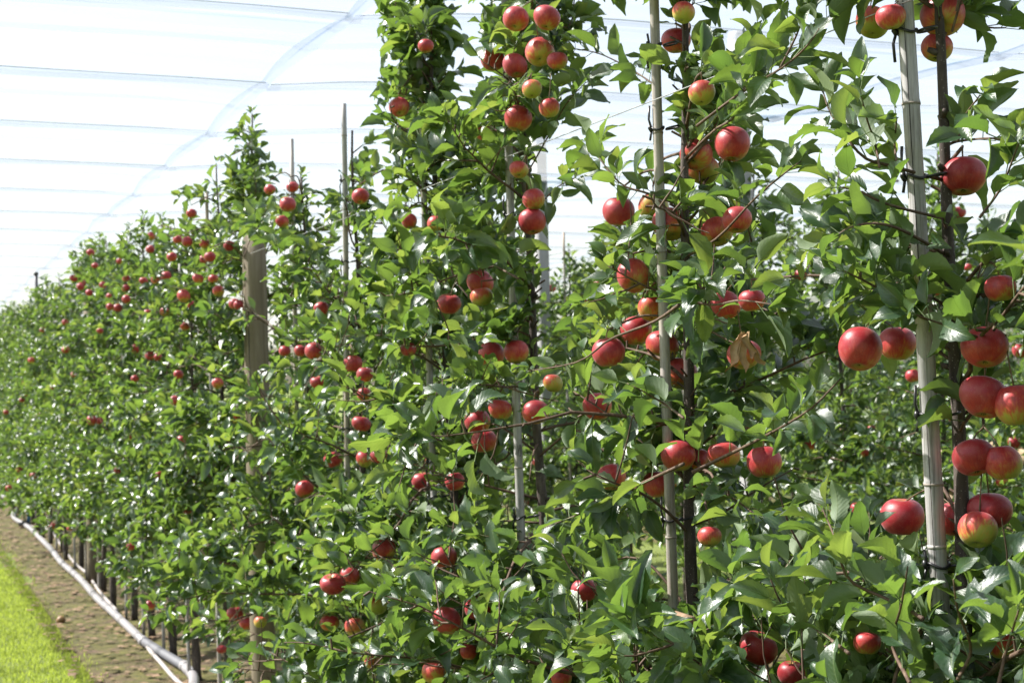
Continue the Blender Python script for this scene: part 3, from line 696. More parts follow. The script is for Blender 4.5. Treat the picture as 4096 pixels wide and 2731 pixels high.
FAR_APPLES = [(502, 668, 14), (422, 680, 15), (468, 600, 15), (482, 590, 11), (526, 565, 13), (408, 550, 11), (430, 555, 10), (360, 644, 13), (382, 634, 12), (440, 490, 10), (348, 542, 10), (345, 573, 9), (270, 708, 11), (253, 705, 8),
 (290, 687, 10), (289, 662, 9), (310, 801, 11), (345, 818, 12), (363, 820, 9), (208, 580, 9), (218, 610, 7), (190, 650, 7), (211, 965, 12), (192, 966, 10), (228, 966, 9), (204, 978, 9), (300, 1003, 9), (425, 750, 9), (340, 720, 10), (378, 716, 9),
 (101, 1096, 7), (110, 1112, 8), (121, 1208, 8), (160, 1213, 6), (470, 560, 11), (150, 740, 8), (122, 890, 7), (88, 955, 7), (60, 1020, 5), (275, 600, 8), (290, 640, 8), (236, 655, 7), (252, 680, 8), (330, 645, 9), (205, 672, 8), (310, 870, 9),
 (402, 920, 9), (418, 1010, 10), (430, 1170, 8), (345, 1390, 12), (300, 1255, 6), (490, 640, 11), (455, 640, 9), (395, 590, 10), (500, 880, 10), (410, 860, 8), (540, 960, 9), (365, 1090, 8), (270, 1080, 8), (170, 860, 6), (140, 960, 6), (230, 760, 6), (60, 905, 5), (440, 700, 9)]
ap = []
for (x, y, r, bl, tl, lb) in APPLES:
    t = F * 0.0735 / (2 * r * K); P = at_depth(x, y, t)
    hi_x = 0.14 if r >= 33 else 0.0
    if not (-0.42 < P[0] < hi_x): P = on_x(x, y, max(-0.34, min(hi_x - 0.02 - 0.1 * ((x * 7 + y) % 10) / 10, P[0])))
    t = (P - CAM) @ cf; ap.append(dict(p=P, r=max(0.024, min(0.041, r * K * t / F)), bl=bl, tl=tl, lb=lb, px=(x, y), pr=r, t=t))
for i, (x, y, r) in enumerate(FAR_APPLES):
    rr = random.Random(900 + i); P = on_x(x, y, rr.uniform(-0.26, -0.02)); t = (P - CAM) @ cf
    ap.append(dict(p=P, r=max(0.026, min(0.037, r * K * t / F)), bl=rr.uniform(.45, .8), tl=rr.uniform(-10, 20), lb=None, px=(x, y), pr=r * 0.45, t=t))
AX = np.array([a['px'][0] for a in ap], float); AY = np.array([a['px'][1] for a in ap], float); AR = np.array([a['pr'] for a in ap], float); AT = np.array([a['t'] for a in ap])
for a in ap: a['k'] = int(np.argmin(np.abs(np.array(TREE_Y) - a['p'][1])))

# open places in the foliage of the near trees (share of the shoots that stay), on the print
OPEN = [(640, 230, 880, 320, .45), (850, 330, 905, 560, .35), (705, 300, 775, 520, .45), (600, 280, 655, 420, .4), (425, 330, 520, 430, .4), (1300, 620, 1360, 760, .5), (1825, 290, 2080, 470, .12), (1495, 0, 1830, 120, .6), (1350, 90, 1490, 200, .3), (1480, 200, 1570, 450, .5), (1690, 390, 1830, 470, .35), (2170, 470, 2352, 640, .6), (1300, 190, 1500, 440, .06), (1335, 0, 1470, 90, .25), (1045, 0, 1105, 260, .18), (600, 0, 872, 235, 0), (1228, 300, 1300, 1060, .3), (1300, 440, 1375, 620, .3), (1790, 120, 2075, 300, .05), (1820, 400, 2085, 480, .12),
        (1765, 250, 1900, 480, .25), (2130, 70, 2352, 330, .06), (2110, 330, 2352, 470, .35), (1790, 480, 1890, 720, .4), (1790, 850, 2115, 1150, .3), (1890, 690, 1925, 850, .3), (1240, 1060, 1340, 1180, .35), (1610, 1130, 1730, 1330, .5),
        (2310, 960, 2352, 1150, .1), (1150, 1020, 1250, 1230, .25), (1500, 1130, 1620, 1400, .3), (2110, 960, 2180, 1290, .05), (2180, 740, 2352, 1250, .6), (1860, 1090, 2120, 1160, .4), (1740, 60, 1800, 330, .5)]
# canes and posts that stay in sight: centre line on the print, half width, share of leaves that stay
SIGHT = [(2080, 0, 2128, 560, 28, .10), (2132, 700, 2140, 880, 22, .35), (2142, 1000, 2152, 1290, 40, .03), (1510, 0, 1520, 200, 14, .4), (1518, 190, 1532, 560, 18, .2), (1546, 1150, 1550, 1380, 26, .08), (1170, 280, 1188, 600, 13, .3), (1192, 880, 1203, 1250, 22, .06),
         (958, 400, 972, 520, 18, .15), (988, 800, 998, 1150, 20, .12), (790, 200, 796, 430, 10, .15), (795, 430, 797, 1000, 15, .25), (593, 560, 604, 1030, 26, .3), (606, 1430, 612, 1568, 34, .1), (672, 300, 673, 440, 10, .1), (478, 430, 480, 500, 8, .2), (672, 640, 674, 980, 8, .35), (84, 620, 85, 900, 5, .2),
         (1250, 300, 1278, 1060, 22, .1), (1714, 290, 1740, 900, 20, .5)]
def keeper(base, rng, front=True):
    base = np.asarray(base)
    def keep(q):
        x, y, z = project(base + q); x, y = x[0], y[0]
        for (x0, y0, x1, y1, s) in OPEN:
            if x0 < x < x1 and y0 < y < y1 and rng.random() > s: return False
        return True
    return keep
def clear_sight(base, P, Mx, rng_np, extra=None):
    """True for the leaves that stay: those that do not stand between the camera and a surveyed apple or cane"""
    ok = np.ones(len(P), bool); u = rng_np.random(len(P)); C0 = base + P
    if extra:
        x, y, z = project(C0 + Mx[:, :, 1] * 0.8); u2 = rng_np.random(len(P))
        for (x0, y0, x1, y1, s) in OPEN: ok &= ~((x > x0) & (x < x1) & (y > y0) & (y < y1) & (u2 > s))
    for f, g_ in ((0.45, 0), (0.65, 0), (0.85, 0), (1.05, 0), (1.25, 0), (1.38, 0), (0.7, 0.2), (0.7, -0.2), (1.0, 0.18), (1.0, -0.18)):
        x, y, z = project(C0 + Mx[:, :, 1] * f + Mx[:, :, 0] * g_)
        d = np.hypot(x[:, None] - AX[None], y[:, None] - AY[None]) < AR[None] * 1.04
        n = (d & (z[:, None] < AT[None] + 0.01)).any(1); ok &= ~(n & (u > 0.035))
        for (x0, y0, x1, y1, w, s) in SIGHT:
            tt = (y - y0) / (y1 - y0); xc = x0 + (x1 - x0) * tt
            ok &= ~((tt > 0) & (tt < 1) & (np.abs(x - xc) < w) & (u > s))
    return ok

# hand-surveyed shoots of the near trees: tree, plane offset, leafy, start radius, path on the print
SHOOTS = [
 (7, -.22, 1, .003, [(655, 575), (625, 540), (590, 515), (560, 490)]),
 (7, -.20, 1, .003, [(560, 590), (575, 550), (600, 510), (615, 470)]),
 (7, -.24, 1, .003, [(545, 560), (565, 535), (590, 525)]),
 (1, -.10, 1, .0042, [(2100, 386), (2040, 380), (1985, 362), (1940, 310), (1905, 255), (1885, 190)]),
 (1, -.16, 1, .0026, [(2020, 385), (2010, 330), (1990, 270), (1975, 205)]),
 (1, -.12, 1, .0026, [(2060, 378), (2055, 330), (2060, 270)]),
 (1, -.14, 1, .0036, [(2110, 470), (2040, 470), (1975, 440), (1930, 430)]),
 (1, .05, 1, .004, [(2130, 345), (2200, 325), (2280, 318), (2340, 330)]),
 (1, .02, 1, .003, [(2200, 325), (2215, 270), (2250, 220)]),
 (1, -.05, 1, .003, [(2250, 500), (2300, 430), (2340, 330)]),
 (1, -.15, 1, .004, [(2120, 560), (2050, 520), (1960, 520), (1900, 560)]),
 (2, -.05, 1, .004, [(1580, 330), (1640, 300), (1685, 270), (1710, 200), (1730, 130), (1745, 70)]),
 (2, -.12, 1, .004, [(1600, 290), (1700, 215), (1790, 160), (1850, 110), (1900, 40)]),
 (2, -.10, 1, .003, [(1790, 160), (1830, 80), (1850, 20)]),
 (2, .05, 1, .003, [(1510, 200), (1450, 160), (1380, 125), (1320, 112)]),
 (2, -.10, 1, .004, [(1560, 440), (1490, 445), (1430, 425), (1385, 375), (1350, 320)]),
 (2, -.04, 1, .004, [(1580, 575), (1650, 545), (1730, 460), (1800, 400), (1840, 370)]),
 (2, -.15, 1, .006, [(1590, 1085), (1650, 1055), (1760, 1000), (1860, 940), (1930, 870)]),
 (2, -.20, 1, .0045, [(1560, 700), (1500, 740), (1400, 780), (1330, 830), (1215, 852)]),
 (2, -.20, 1, .0045, [(1570, 1065), (1430, 1130), (1330, 1180), (1240, 1215)]),
 (2, -.22, 1, .0035, [(1570, 960), (1530, 930), (1480, 900), (1440, 880)]),
 (2, -.22, 1, .004, [(1570, 690), (1640, 700), (1700, 690), (1780, 700)]),
 (3, .02, 1, .0035, [(1195, 500), (1240, 470), (1280, 430), (1320, 410)]),
 (3, .05, 1, .0035, [(1190, 420), (1250, 330), (1300, 240), (1345, 190)]),
 (3, -.15, 1, .0035, [(1190, 640), (1120, 600), (1050, 560), (1000, 560)]),
 (1, -.30, 1, .004, [(2120, 1420), (2050, 1380), (1950, 1330), (1920, 1240), (1890, 1170)]),
 (1, -.32, 1, .004, [(2090, 1568), (2050, 1480), (2070, 1390), (2085, 1300)]),
 (1, -.26, 1, .004, [(2200, 1560), (2230, 1490), (2200, 1400), (2190, 1330)]),
 (1, -.30, 1, .004, [(2290, 1590), (2310, 1500), (2340, 1400)]),
 (1, -.25, 1, .004, [(1950, 1500), (1870, 1440), (1800, 1390), (1770, 1330)]),
 (2, -.28, 1, .004, [(1500, 1460), (1420, 1380), (1330, 1330), (1290, 1270)]),
 (2, -.30, 1, .004, [(1480, 1500), (1400, 1470), (1330, 1450), (1260, 1420)]),
 (2, -.22, 0, .0090, [(1590, 1425), (1530, 1408), (1460, 1415), (1390, 1440), (1345, 1468)]),
]

# ------------------------------------------------------------------ trees
def leaf_object(me, tree, P, Mx):
    o = bpy.data.objects.new('leaf', me); col.objects.link(o); o.parent = tree
    m = np.eye(4); m[:3, :3] = Mx; m[:3, 3] = P; o.matrix_local = Matrix(m.tolist()); return o
def build_tree(k, base, H, label, seed, dens, singles, hi, apples=(), shoots=(), keep=True, group='apple trees of the front row', reach=1.0):
    rng = random.Random(seed); rn = np.random.default_rng(seed); base = np.array(base, float)
    tree = empty('apple_tree', base); tag(tree, label, 'apple tree', group)
    yb, lean, zt, cr_ = CANES.get(k, (base[1], 0, 2.7, .01))
    side = rng.uniform(0.027, 0.032); wob = rng.uniform(0, 6)
    def trunk(z):
        w = 0.010 * sin(z * 3.1 + wob) * min(1, z) + 0.005 * sin(z * 8.3 + wob)
        yy = yb + lean * z - base[1]; return (side * cos(TH) + w, yy - side * sin(TH) + w * 0.4, z)
    zs = np.concatenate([np.linspace(0, 0.5, 8), np.linspace(0.58, H, 26)])
    R = 0.0215 - 0.0175 * (zs / H) ** 0.9; R = R + 0.010 * np.exp(-((zs - 0.16) / 0.045) ** 2) + 0.006 * np.exp(-zs / 0.05)
    tb = MB().tube([trunk(z) for z in zs], R, 10)
    for i in range(9):       # pruning knots
        z = rng.uniform(0.7, H - 0.5); p = np.array(trunk(z)); a = rng.uniform(0, 6.28); d = np.array([cos(a), sin(a), 0.4]); tb.tube([p, p + d * 0.016, p + d * 0.022], [0.006, 0.0055, 0.004], 6)
    tb.build('trunk', M['bark'], tree)
    L, branches, twigs = grow(rng, H, trunk, dens, 0.62 if k < 6 else 0.70, keeper(base, rng) if keep else None, reach if k < 6 else 0.84, 0.52, 1.12 if k < 5 else 1.03)
    # surveyed shoots
    hand = Leaves(); tanb = []
    for (x0, leafy, r0, path) in shoots:
        P = np.array([on_x(x, y, x0 + 0.035 * sin(1.7 * i)) for i, (x, y) in enumerate(path)]) - base
        if leafy and path[0][1] < 1400 and abs(P[0][1] - trunk(P[0][2])[1]) < 0.3 and r0 > .0034: P[0] = trunk(P[0][2])
        Q = smooth_path(P, 14)
        (branches if leafy else tanb).append((Q, np.linspace(r0 * (0.75 if leafy else 1), 0.0011 if leafy else r0 * 0.75, len(Q))))
        if leafy: shoot_leaves(rng, hand, Q, 0.14, 0.021, 1.1)
    # a bearing twig to each cluster of apples
    left = list(apples); 
    while left:
        a = left.pop(0); cl = [a] + [b for b in left if np.linalg.norm(b['p'] - a['p']) < 0.13]; left = [b for b in left if not any(b is c for c in cl)]
        A = np.mean([c['p'] for c in cl], 0) + UP * (max(c['r'] for c in cl) + 0.022) - base; A[2] = max(c['p'][2] + c['r'] * 0.9 for c in cl) + 0.016
        z0 = min(max(A[2] - rng.uniform(-0.05, 0.10), 0.5), H - 0.05); p0 = np.array(trunk(z0)); mid = p0 * 0.45 + A * 0.55 + UP * rng.uniform(0.02, 0.06) + rn.normal(0, 0.012, 3)
        Q = smooth_path([p0, mid, A], 9); branches.append((Q, np.linspace(0.0036, 0.0022, 9)))
        d = norm(Q[-1] - Q[-2]); rosette(rng, L, A, norm(d * 0.5 + UP), 6 if a['pr'] > 15 else 4); rosette(rng, L, Q[6], norm(perp(d, rng.random() * 6) + UP), 5)
        if len(cl) == 1 and a['pr'] > 15: rosette(rng, hand, A + UP * 0.01, norm(d * 0.4 + UP), 4)
        for c in cl:
            c['hook'] = A + base
    for (Q, R_) in branches:
        MB().tube(Q, R_, 6).build('branch', M['twig'], tree)
    for (Q, R_) in tanb:
        o = MB().tube(Q, R_, 8).build('branch', M['tan'], tree); o['label'] = 'thick tan branch bent over like a bow'
    tw = MB()
    for (Q, R_) in twigs: tw.tube(Q, R_, 4, False)
    if twigs: o = tw.build('twigs', M['twig'], tree); o['kind'] = 'stuff'
    Pa, Ma, va, ra = L.arrays(); Pb, Mb, vb, rb = hand.arrays()
    if keep:
        ok = clear_sight(base, Pa, Ma, rn, True); Pa, Ma, va, ra = Pa[ok], Ma[ok], va[ok], ra[ok]
        if len(Pb): ok = clear_sight(base, Pb, Mb, rn); Pb, Mb, vb, rb = Pb[ok], Mb[ok], vb[ok], rb[ok]
    P = np.concatenate([Pa, Pb]); Mx = np.concatenate([Ma, Mb]); v = np.concatenate([va, vb]); rd = np.concatenate([ra, rb])
    # the leaves that show largest are objects of their own, the rest one mass
    x, y, z = project(base + P + Mx[:, :, 1] * 0.8); inf = (x > -10) & (x < 2362) & (y > -10) & (y < 1578) & (z > 0.1)
    size = np.linalg.norm(Mx[:, :, 1], axis=1); score = np.where(inf, size / np.maximum(z, 0.2) + 0.02 * np.maximum(0, -(base[0] + P[:, 0])), -1)
    order = np.argsort(-score)[:singles]; order = order[score[order] > 0]; rest = np.setdiff1d(np.arange(len(P)), order)
    mes = LEAF_ME if hi else LEAF_ME_MID
    for i in order: leaf_object(mes[v[i]], tree, P[i], Mx[i])
    if len(rest):
        lod = LEAF_MID if k <= 5 else LEAF_LO
        me = merge_leaves('foliage', P[rest], Mx[rest], v[rest], rd[rest], lod); o = link('foliage', me, tree, M['leaf'] if k <= 3 else M['leaf_far']); o['kind'] = 'stuff'
    return tree, len(P)

ORD = ['', 'first', 'second', 'third', 'fourth', 'fifth', 'sixth', 'seventh', 'eighth', 'ninth', 'tenth', 'eleventh', 'twelfth', 'thirteenth', 'fourteenth', 'fifteenth', 'sixteenth', 'seventeenth', 'eighteenth', 'nineteenth', 'twentieth']
ORD += ['twenty-' + w for w in ORD[1:10]] + ['thirtieth']
TLAB = {0: 'apple tree mostly outside the right edge, only its leaves reaching in', 1: 'apple tree tied to the thick cane near the right edge', 2: 'apple tree tied to the cane right of centre, with many apples', 3: 'apple tree beside the cane with the scribbled mark, red cluster at its top',
        4: 'tall apple tree left of the marked cane, its top standing against the white net', 5: 'apple tree behind the tall cane with a bare top', 6: 'apple tree just right of the round wooden post', 7: 'apple tree just left of the round wooden post'}
TH_ = [2.9, 3.0, 3.05, 3.0, 3.02, 2.62, 2.55, 2.97, 2.86, 2.6, 2.75, 2.85, 2.8, 2.9, 2.8]
NUNIQ = 13
for k in range(NUNIQ):
    lab = TLAB.get(k) or f'apple tree {ORD[k]} from the right along the front row, left of the wooden post'
    build_tree(k, (0.02 if k else 0.10, TREE_Y[k], 0), TH_[k], lab, 40 + k, 1.6 if k < 5 else 1.2, 300, k <= 4, [a for a in ap if a['k'] == k], [s[1:] for s in SHOOTS if s[0] == k])

# prototypes copied along the far rows
PROTO = []
def proto(seed, H):
    rng = random.Random(seed); Lr = []
    def trunk(z): return (0.03 + 0.012 * sin(z * 3 + seed), 0.012 * cos(z * 2.6 + seed), z)
    L, br, tw = grow(rng, H, trunk, 1.2, 0.66, None, 0.84, 0.52)
    zs = np.linspace(0, H, 22); R = 0.022 - 0.018 * (zs / H) ** 0.9 + 0.01 * np.exp(-((zs - 0.16) / 0.05) ** 2)
    t = quad_mesh('trunk', *[np.concatenate(c) for c in (lambda m: (m.v, m.q))(MB().tube([trunk(z) for z in zs], R, 7))]); t.materials.append(M['bark'])
    m = MB()
    for Q, R_ in br: m.tube(Q[::2], R_[::2], 4, False)
    b = quad_mesh('branches', np.concatenate(m.v), np.concatenate(m.q)); b.materials.append(M['twig'])
    f = merge_leaves('foliage', *L.arrays(), LEAF_LO); f.materials.append(M['leaf_far'])
    tips = [q[-1] for q, _ in br if 0.7 < q[-1][2] < H - 0.15]
    return t, b, f, tips
for s in range(5): PROTO.append(proto(700 + s, (2.85, 2.95, 2.75, 2.9, 2.65)[s]))
APPLE_SPOTS = []
def copy_tree(x, y, label, group, seed, want_apples, rowk):
    rng = random.Random(seed); t, b, f, tips = PROTO[seed % 5]
    tree = empty('apple_tree', (x, y, 0)); tree.rotation_euler.z = rng.choice((0, pi / 2, pi, 3 * pi / 2)) + rng.uniform(-.4, .4); s = rng.uniform(0.94, 1.05); tree.scale = (s * rng.uniform(.92, 1.08), s, s)
    tag(tree, label, 'apple tree', group)
    link('trunk', t, tree); o = link('branches', b, tree); o['kind'] = 'stuff'; o = link('foliage', f, tree); o['kind'] = 'stuff'
    mw = Matrix.LocRotScale(tree.location, tree.rotation_euler, tree.scale)
    for i in range(want_apples):
        q = mw @ Vector(rng.choice(tips)); q = q + Vector((rng.gauss(0, .03), rng.gauss(0, .03), -0.05)); APPLE_SPOTS.append((q, rowk, rng.random()))
for k in range(NUNIQ, 30):
    copy_tree(0.02, TREE_Y[k], f'apple tree {ORD[k]} from the right along the front row, in its blurred far stretch', 'far trees of the front row', 3 * k + 1, 4, (1, k))
for row, y0, dy, n, napp in ((2, 5.4, 0.9, 22, 7), (3, 9.0, 0.95, 24, 5), (4, 13.0, 1.0, 26, 0)):
    c = 0
    for i in range(n):
        x, y, z = project(np.array([(row - 1) * SP, y0 + dy * i, 1.9]))
        if not (880 < x[0] < 2480): continue         # beyond the frame or wholly behind the dense part of the front row
        c += 1
        copy_tree((row - 1) * SP, y0 + dy * i, f'apple tree of the {ORD[row]} row, {ORD[c]} from the right edge, seen through gaps', f'apple trees of the {ORD[row]} row', (5, 7, 9)[row - 2] * i + row, napp, (row, c))

# ------------------------------------------------------------------ apples
def apple_mesh(seed):
    r = random.Random(seed); nu, nv = 28, 20; V = []; hh = r.uniform(0.84, 1.0); lop = r.uniform(-.07, .07); ph = r.uniform(0, 6); sh = r.uniform(0.03, 0.09)
    for i in range(nv + 1):
        f = pi * (0.012 + 0.976 * i / nv)
        for j in range(nu):
            a = 2 * pi * j / nu; rho = sin(f) ** 0.92 * (1 + sh * cos(f)) * (1 + 0.018 * cos(5 * a + ph) * (1 - cos(f)) * 0.5 + 0.02 * cos(2 * a + ph))
            z = hh * cos(f); z -= 0.30 * math.exp(-(rho / 0.30) ** 2) if f < pi / 2 else 0; z += 0.20 * math.exp(-(rho / 0.27) ** 2) if f > pi / 2 else 0
            V.append((rho * cos(a) + lop * z, rho * sin(a), z + lop * rho * cos(a + ph)))
    Q = [(i * nu + j, (i + 1) * nu + j, (i + 1) * nu + (j + 1) % nu, i * nu + (j + 1) % nu) for i in range(nv) for j in range(nu)]
    me = quad_mesh('apple', np.array(V), np.array(Q)); me.materials.append(M['apple']); return me, hh
APP = [apple_mesh(i) for i in range(9)]
cal = MB()
for i in range(5):
    a = i * 2 * pi / 5; d = np.array([cos(a), sin(a), 0]); s_ = np.array([-sin(a), cos(a), 0])
    p0 = np.array([0, 0, -0.66]); cal.add([p0 + d * .05 - s_ * .05, p0 + d * .05 + s_ * .05, p0 + d * .16 + s_ * .03 + UP * -.05, p0 + d * .16 - s_ * .03 + UP * -.05], [[0, 1, 2, 3]]); cal.tube([p0 + d * .03, p0 + d * .09 - UP * .05, p0 + d * .07 - UP * .12], [.025, .02, .008], 4)
CAL = quad_mesh('calyx', np.concatenate(cal.v), np.concatenate(cal.q)); CAL.materials.append(M['calyx'])
def put_apple(p, r, bl, tl, seed, label, group, hook=None, parts=True):
    rng = random.Random(seed); me, hh = APP[seed % 9]
    tc = norm(CAM - np.asarray(p)); tc[2] = 0; tc = norm(tc); t = radians(tl + rng.uniform(0, 16)); ax = norm(UP * cos(t) - tc * sin(t) + np.array([rng.gauss(0, .12), rng.gauss(0, .12), 0]))
    x = np.array([sun_dir.x, sun_dir.y, 0.0]) * 0.6 + tc * 0.4; x = norm(x - ax * (x @ ax)); y = np.cross(ax, x)
    sz = rng.uniform(0.94, 1.03); m = np.eye(4); m[:3, 0] = x * r; m[:3, 1] = y * r; m[:3, 2] = ax * r * sz; m[:3, 3] = p
    o = bpy.data.objects.new('apple', me); col.objects.link(o); o.matrix_world = Matrix(m.tolist()); o.color = (bl, 0, 0, 1)
    tag(o, label, 'apple', group)
    if parts:
        top = np.array([0, 0, hh * 0.66]); b = MB()
        if hook is not None:
            h = np.linalg.inv(m) @ np.append(hook, 1); h = h[:3]
            if np.linalg.norm(h - top) > 2.6: h = top + norm(h - top) * 2.6
        else: h = np.array([rng.gauss(0, .1), rng.gauss(0, .1), 1.35])
        mid = top * 0.5 + h * 0.5 + np.array([rng.gauss(0, .06), rng.gauss(0, .06), .08])
        b.tube(smooth_path([top, mid, h], 6), [.045, .04, .036, .036, .042, .06], 6).build('stalk', M['stem'], o)
        c = link('calyx', CAL, o)
    return o
grp = 'apples hanging on the front row'
def far_lab(a):
    h = 'high on' if a['p'][2] > 2.2 else 'halfway up' if a['p'][2] > 1.4 else 'low on'
    return f"small red apple {h} the {ORD[a['k']]} front-row tree"
for i, a in enumerate(ap):
    near = a['lb'] is not None
    put_apple(a['p'], a['r'], a['bl'], a['tl'], i, a['lb'] or far_lab(a), grp if near else 'small apples on the far front row', a.get('hook'), near)
cnt = {2: 0, 3: 0, 1: 0}; cap = {1: 40, 2: 60, 3: 30}
for i, (q, (rk, tk), u) in enumerate(APPLE_SPOTS):
    x, y, z = project(np.array(q))
    if not (0 < x[0] < 2352 and 0 < y[0] < 1568) or (rk > 1 and x[0] < 620): continue
    cnt[rk] += 1
    if cnt[rk] > cap[rk]: continue
    hi_ = 'high on' if q[2] > 2.1 else 'halfway up' if q[2] > 1.3 else 'low on'
    lab = f'{"tiny" if rk == 1 else "small"} apple {hi_} the {ORD[tk]} {["", "front", "second", "third"][rk]}-row tree'
    put_apple(np.array(q), 0.033, 0.45 + 0.35 * u, 0, i, lab, {1: 'apples far along the front row', 2: 'apples on the second row', 3: 'apples on the third row'}[rk], None, False)

# apples that would share a label are told apart by their order from the left
same = {}
for o in list(col.objects):
    if o.get('category') == 'apple': same.setdefault(o['label'], []).append(o)
for lab, os_ in same.items():
    if len(os_) < 2: continue
    os_.sort(key=lambda o: project(np.array(o.matrix_world.translation))[0][0])
    for n, o in enumerate(os_): o['label'] = lab.replace(' apple ', f' apple, {ORD[n + 1]} from the left of those ', 1)

# ------------------------------------------------------------------ canes with their ties
CLAB = {1: 'thick pale grey bamboo cane near the right edge, split lengthwise', 2: 'bamboo cane right of centre beside a bare grey trunk', 3: 'bamboo cane with a black scribbled mark, just right of the middle', 4: 'bamboo cane left of the marked one, beside a dark trunk', 5: 'tan bamboo cane with a tall bare top above the leaves',
        6: 'bamboo cane just right of the round wooden post, bare top showing'}
TIES = {1: [(75,), (408,), (955,), (1297,)], 2: [(105,), (297,), (1192,)], 3: [(315,), (492,), (1187,)], 4: [(430,), (1060,), (1140,)], 5: [(412,), (600,), (700,), (865,), (985,)], 6: [(560,), (700,)]}
def cane(k, x, yb, lean, zt, r, label, group, detail, seed):
    rng = random.Random(seed); P = []; R = []; rings = []
    z = -0.05; nodes = []; zz = rng.uniform(0.05, 0.25)
    while zz < zt: nodes.append(zz); zz += rng.uniform(0.22, 0.34)
    for zq in sorted(list(np.linspace(0, zt, 14)) + [n + d for n in nodes for d in (-0.006, 0, 0.006)]):
        if zq < 0 or zq > zt: continue
        b = max([math.exp(-((zq - n) / 0.004) ** 2) for n in nodes] + [0]); P.append((0.009 * sin(zq * 1.3 + seed), lean * zq + 0.007 * sin(zq * 1.7 + seed), zq)); R.append(r * (1.10 - 0.07 * zq) * (1 + 0.10 * b))
    me = MB().tube(P, R, 16 if detail else 8); o = me.build('bamboo_cane', M['bamboo']); o.location = (x, yb, 0); tag(o, label, 'cane', group)
    at = lambda q: np.array([np.interp(q, [p[2] for p in P], [p[i] for p in P]) for i in range(3)])
    if detail:
        for n in nodes:
            c = at(n - 0.001); MB().tube([c - UP * 0.0018, c + UP * 0.0018], r * (1.10 - 0.07 * n) * 1.115, 16).build('node_ring', M['bamboo_node'], o)
        tr = norm([cos(TH), -sin(TH), 0])
        for (py,) in TIES.get(k, []):
            xx = {1: 2080 + 70 * py / 1300, 2: 1510 + 38 * py / 1400, 3: 1160 + 43 * py / 1250, 4: 935 + 62 * py / 1150, 5: 790 + 7 * py / 1100, 6: 673}[k]
            q = on_x(xx, py, 0)[2]; c = at(q); rr = r * (1.10 - 0.07 * q) + 0.0025
            # loop round the cane, crossing over to the trunk, knotted tail on the left
            L_ = [c + np.array([cos(a) * rr * cos(TH) + sin(a) * rr * sin(TH), -cos(a) * rr * sin(TH) + sin(a) * rr * cos(TH), 0.004 * sin(a * 2 + k)]) for a in np.linspace(0, 2 * pi, 18)]
            t_ = MB().tube(L_, 0.0024, 5)
            L2 = [c + tr * (0.033 + 0.0155 * cos(a)) + np.array([sin(TH), cos(TH), 0]) * sin(a) * 0.016 + UP * (0.002 + 0.003 * cos(a)) for a in np.linspace(0, 2 * pi, 16)]
            t_.tube(L2, 0.0024, 5)
            s0 = c - tr * rr; tl = rng.choice((-1, 1)); t_.tube([s0 - UP * 0.006, s0 - tr * 0.004 + UP * 0.002, s0 - tr * 0.003 + UP * 0.008], [0.004, 0.005, 0.004], 6)
            t_.tube([s0, s0 - tr * 0.006 + UP * 0.02 * tl, s0 - tr * 0.004 + UP * 0.05 * tl], 0.0026, 5); t_.tube([s0, s0 - tr * 0.004 - UP * 0.025 * tl], 0.0026, 5)
            t_.build('tie', M['tie'], o)
    return o, at, r
for k in range(1, 30):
    yb, lean, zt, r = CANES[k]
    lab = CLAB.get(k) or (f'thin cane of the {ORD[k]} tree, left of the wooden post' if k < NUNIQ else f'thin cane of the {ORD[k]} tree from the right, in the far blurred stretch')
    o, at, r = cane(k, 0.0, yb, lean, zt, r, lab, 'canes along the front row', k <= 6, k)
    if k == 1:      # the long split down its face, a tape wrap low down and a small hook
        cd = norm(np.array([CAM[0], CAM[1] - yb, 0])); tr = np.array([cos(TH), -sin(TH), 0])
        pts = [at(z) + (cd * 0.96 - tr * 0.22) * (0.0146 * (1.10 - 0.07 * z)) for z in np.linspace(1.80, 2.9, 14)]; MB().tube(pts, 0.0007, 4).build('split', M['crack'], o)
        pts = [at(z) + (cd * 0.93 - tr * 0.35) * (0.0146 * (1.10 - 0.07 * z)) for z in np.linspace(1.36, 1.62, 8)]; MB().tube(pts, 0.0006, 4).build('split', M['crack'], o)
        z = on_x(2150, 1255, 0)[2]; MB().tube([at(z - .003), at(z + .003)], 0.0153, 16).build('tape_wrap', M['tape'], o)
    if k == 3:      # felt-pen mark as on the cane
        cd = norm(np.array([CAM[0], CAM[1] - yb, 0])); tr = np.cross(UP, cd); tr = -tr if tr[0] < 0 else tr
        s = 0.0007; g0 = [(1189, 1018), (1193, 1022), (1192, 1030), (1188, 1040), (1190, 1042), (1196, 1034), (1199, 1024), (1202, 1020), (1203, 1030), (1203, 1042), (1198, 1046), (1197, 1036), (1200, 1026)]
        zc = on_x(1195, 1032, 0)[2]; c = at(zc); pts = []
        for (gx, gy) in g0:
            u = (gx - 1195.5) * K * 4.3 / F * 0.85; w = (1032 - gy) * K * 4.3 / F; rr = 0.0112 * 1.04; u = max(-rr * .9, min(rr * .9, u)); pts.append(at(zc + w) + tr * u + cd * math.sqrt(rr * rr - u * u))
        MB().tube(smooth_path(pts, 40), 0.0006, 4).build('handwritten_mark', M['ink'], o)
for i in range(3, 15):
    cane(0, SP - 0.03, 5.35 + 0.9 * i, random.Random(i).uniform(-.02, .02), 2.75, 0.010, f'cane of the second row, {ORD[i - 2]} from the right edge, seen through gaps', 'canes of the second row', False, 60 + i)

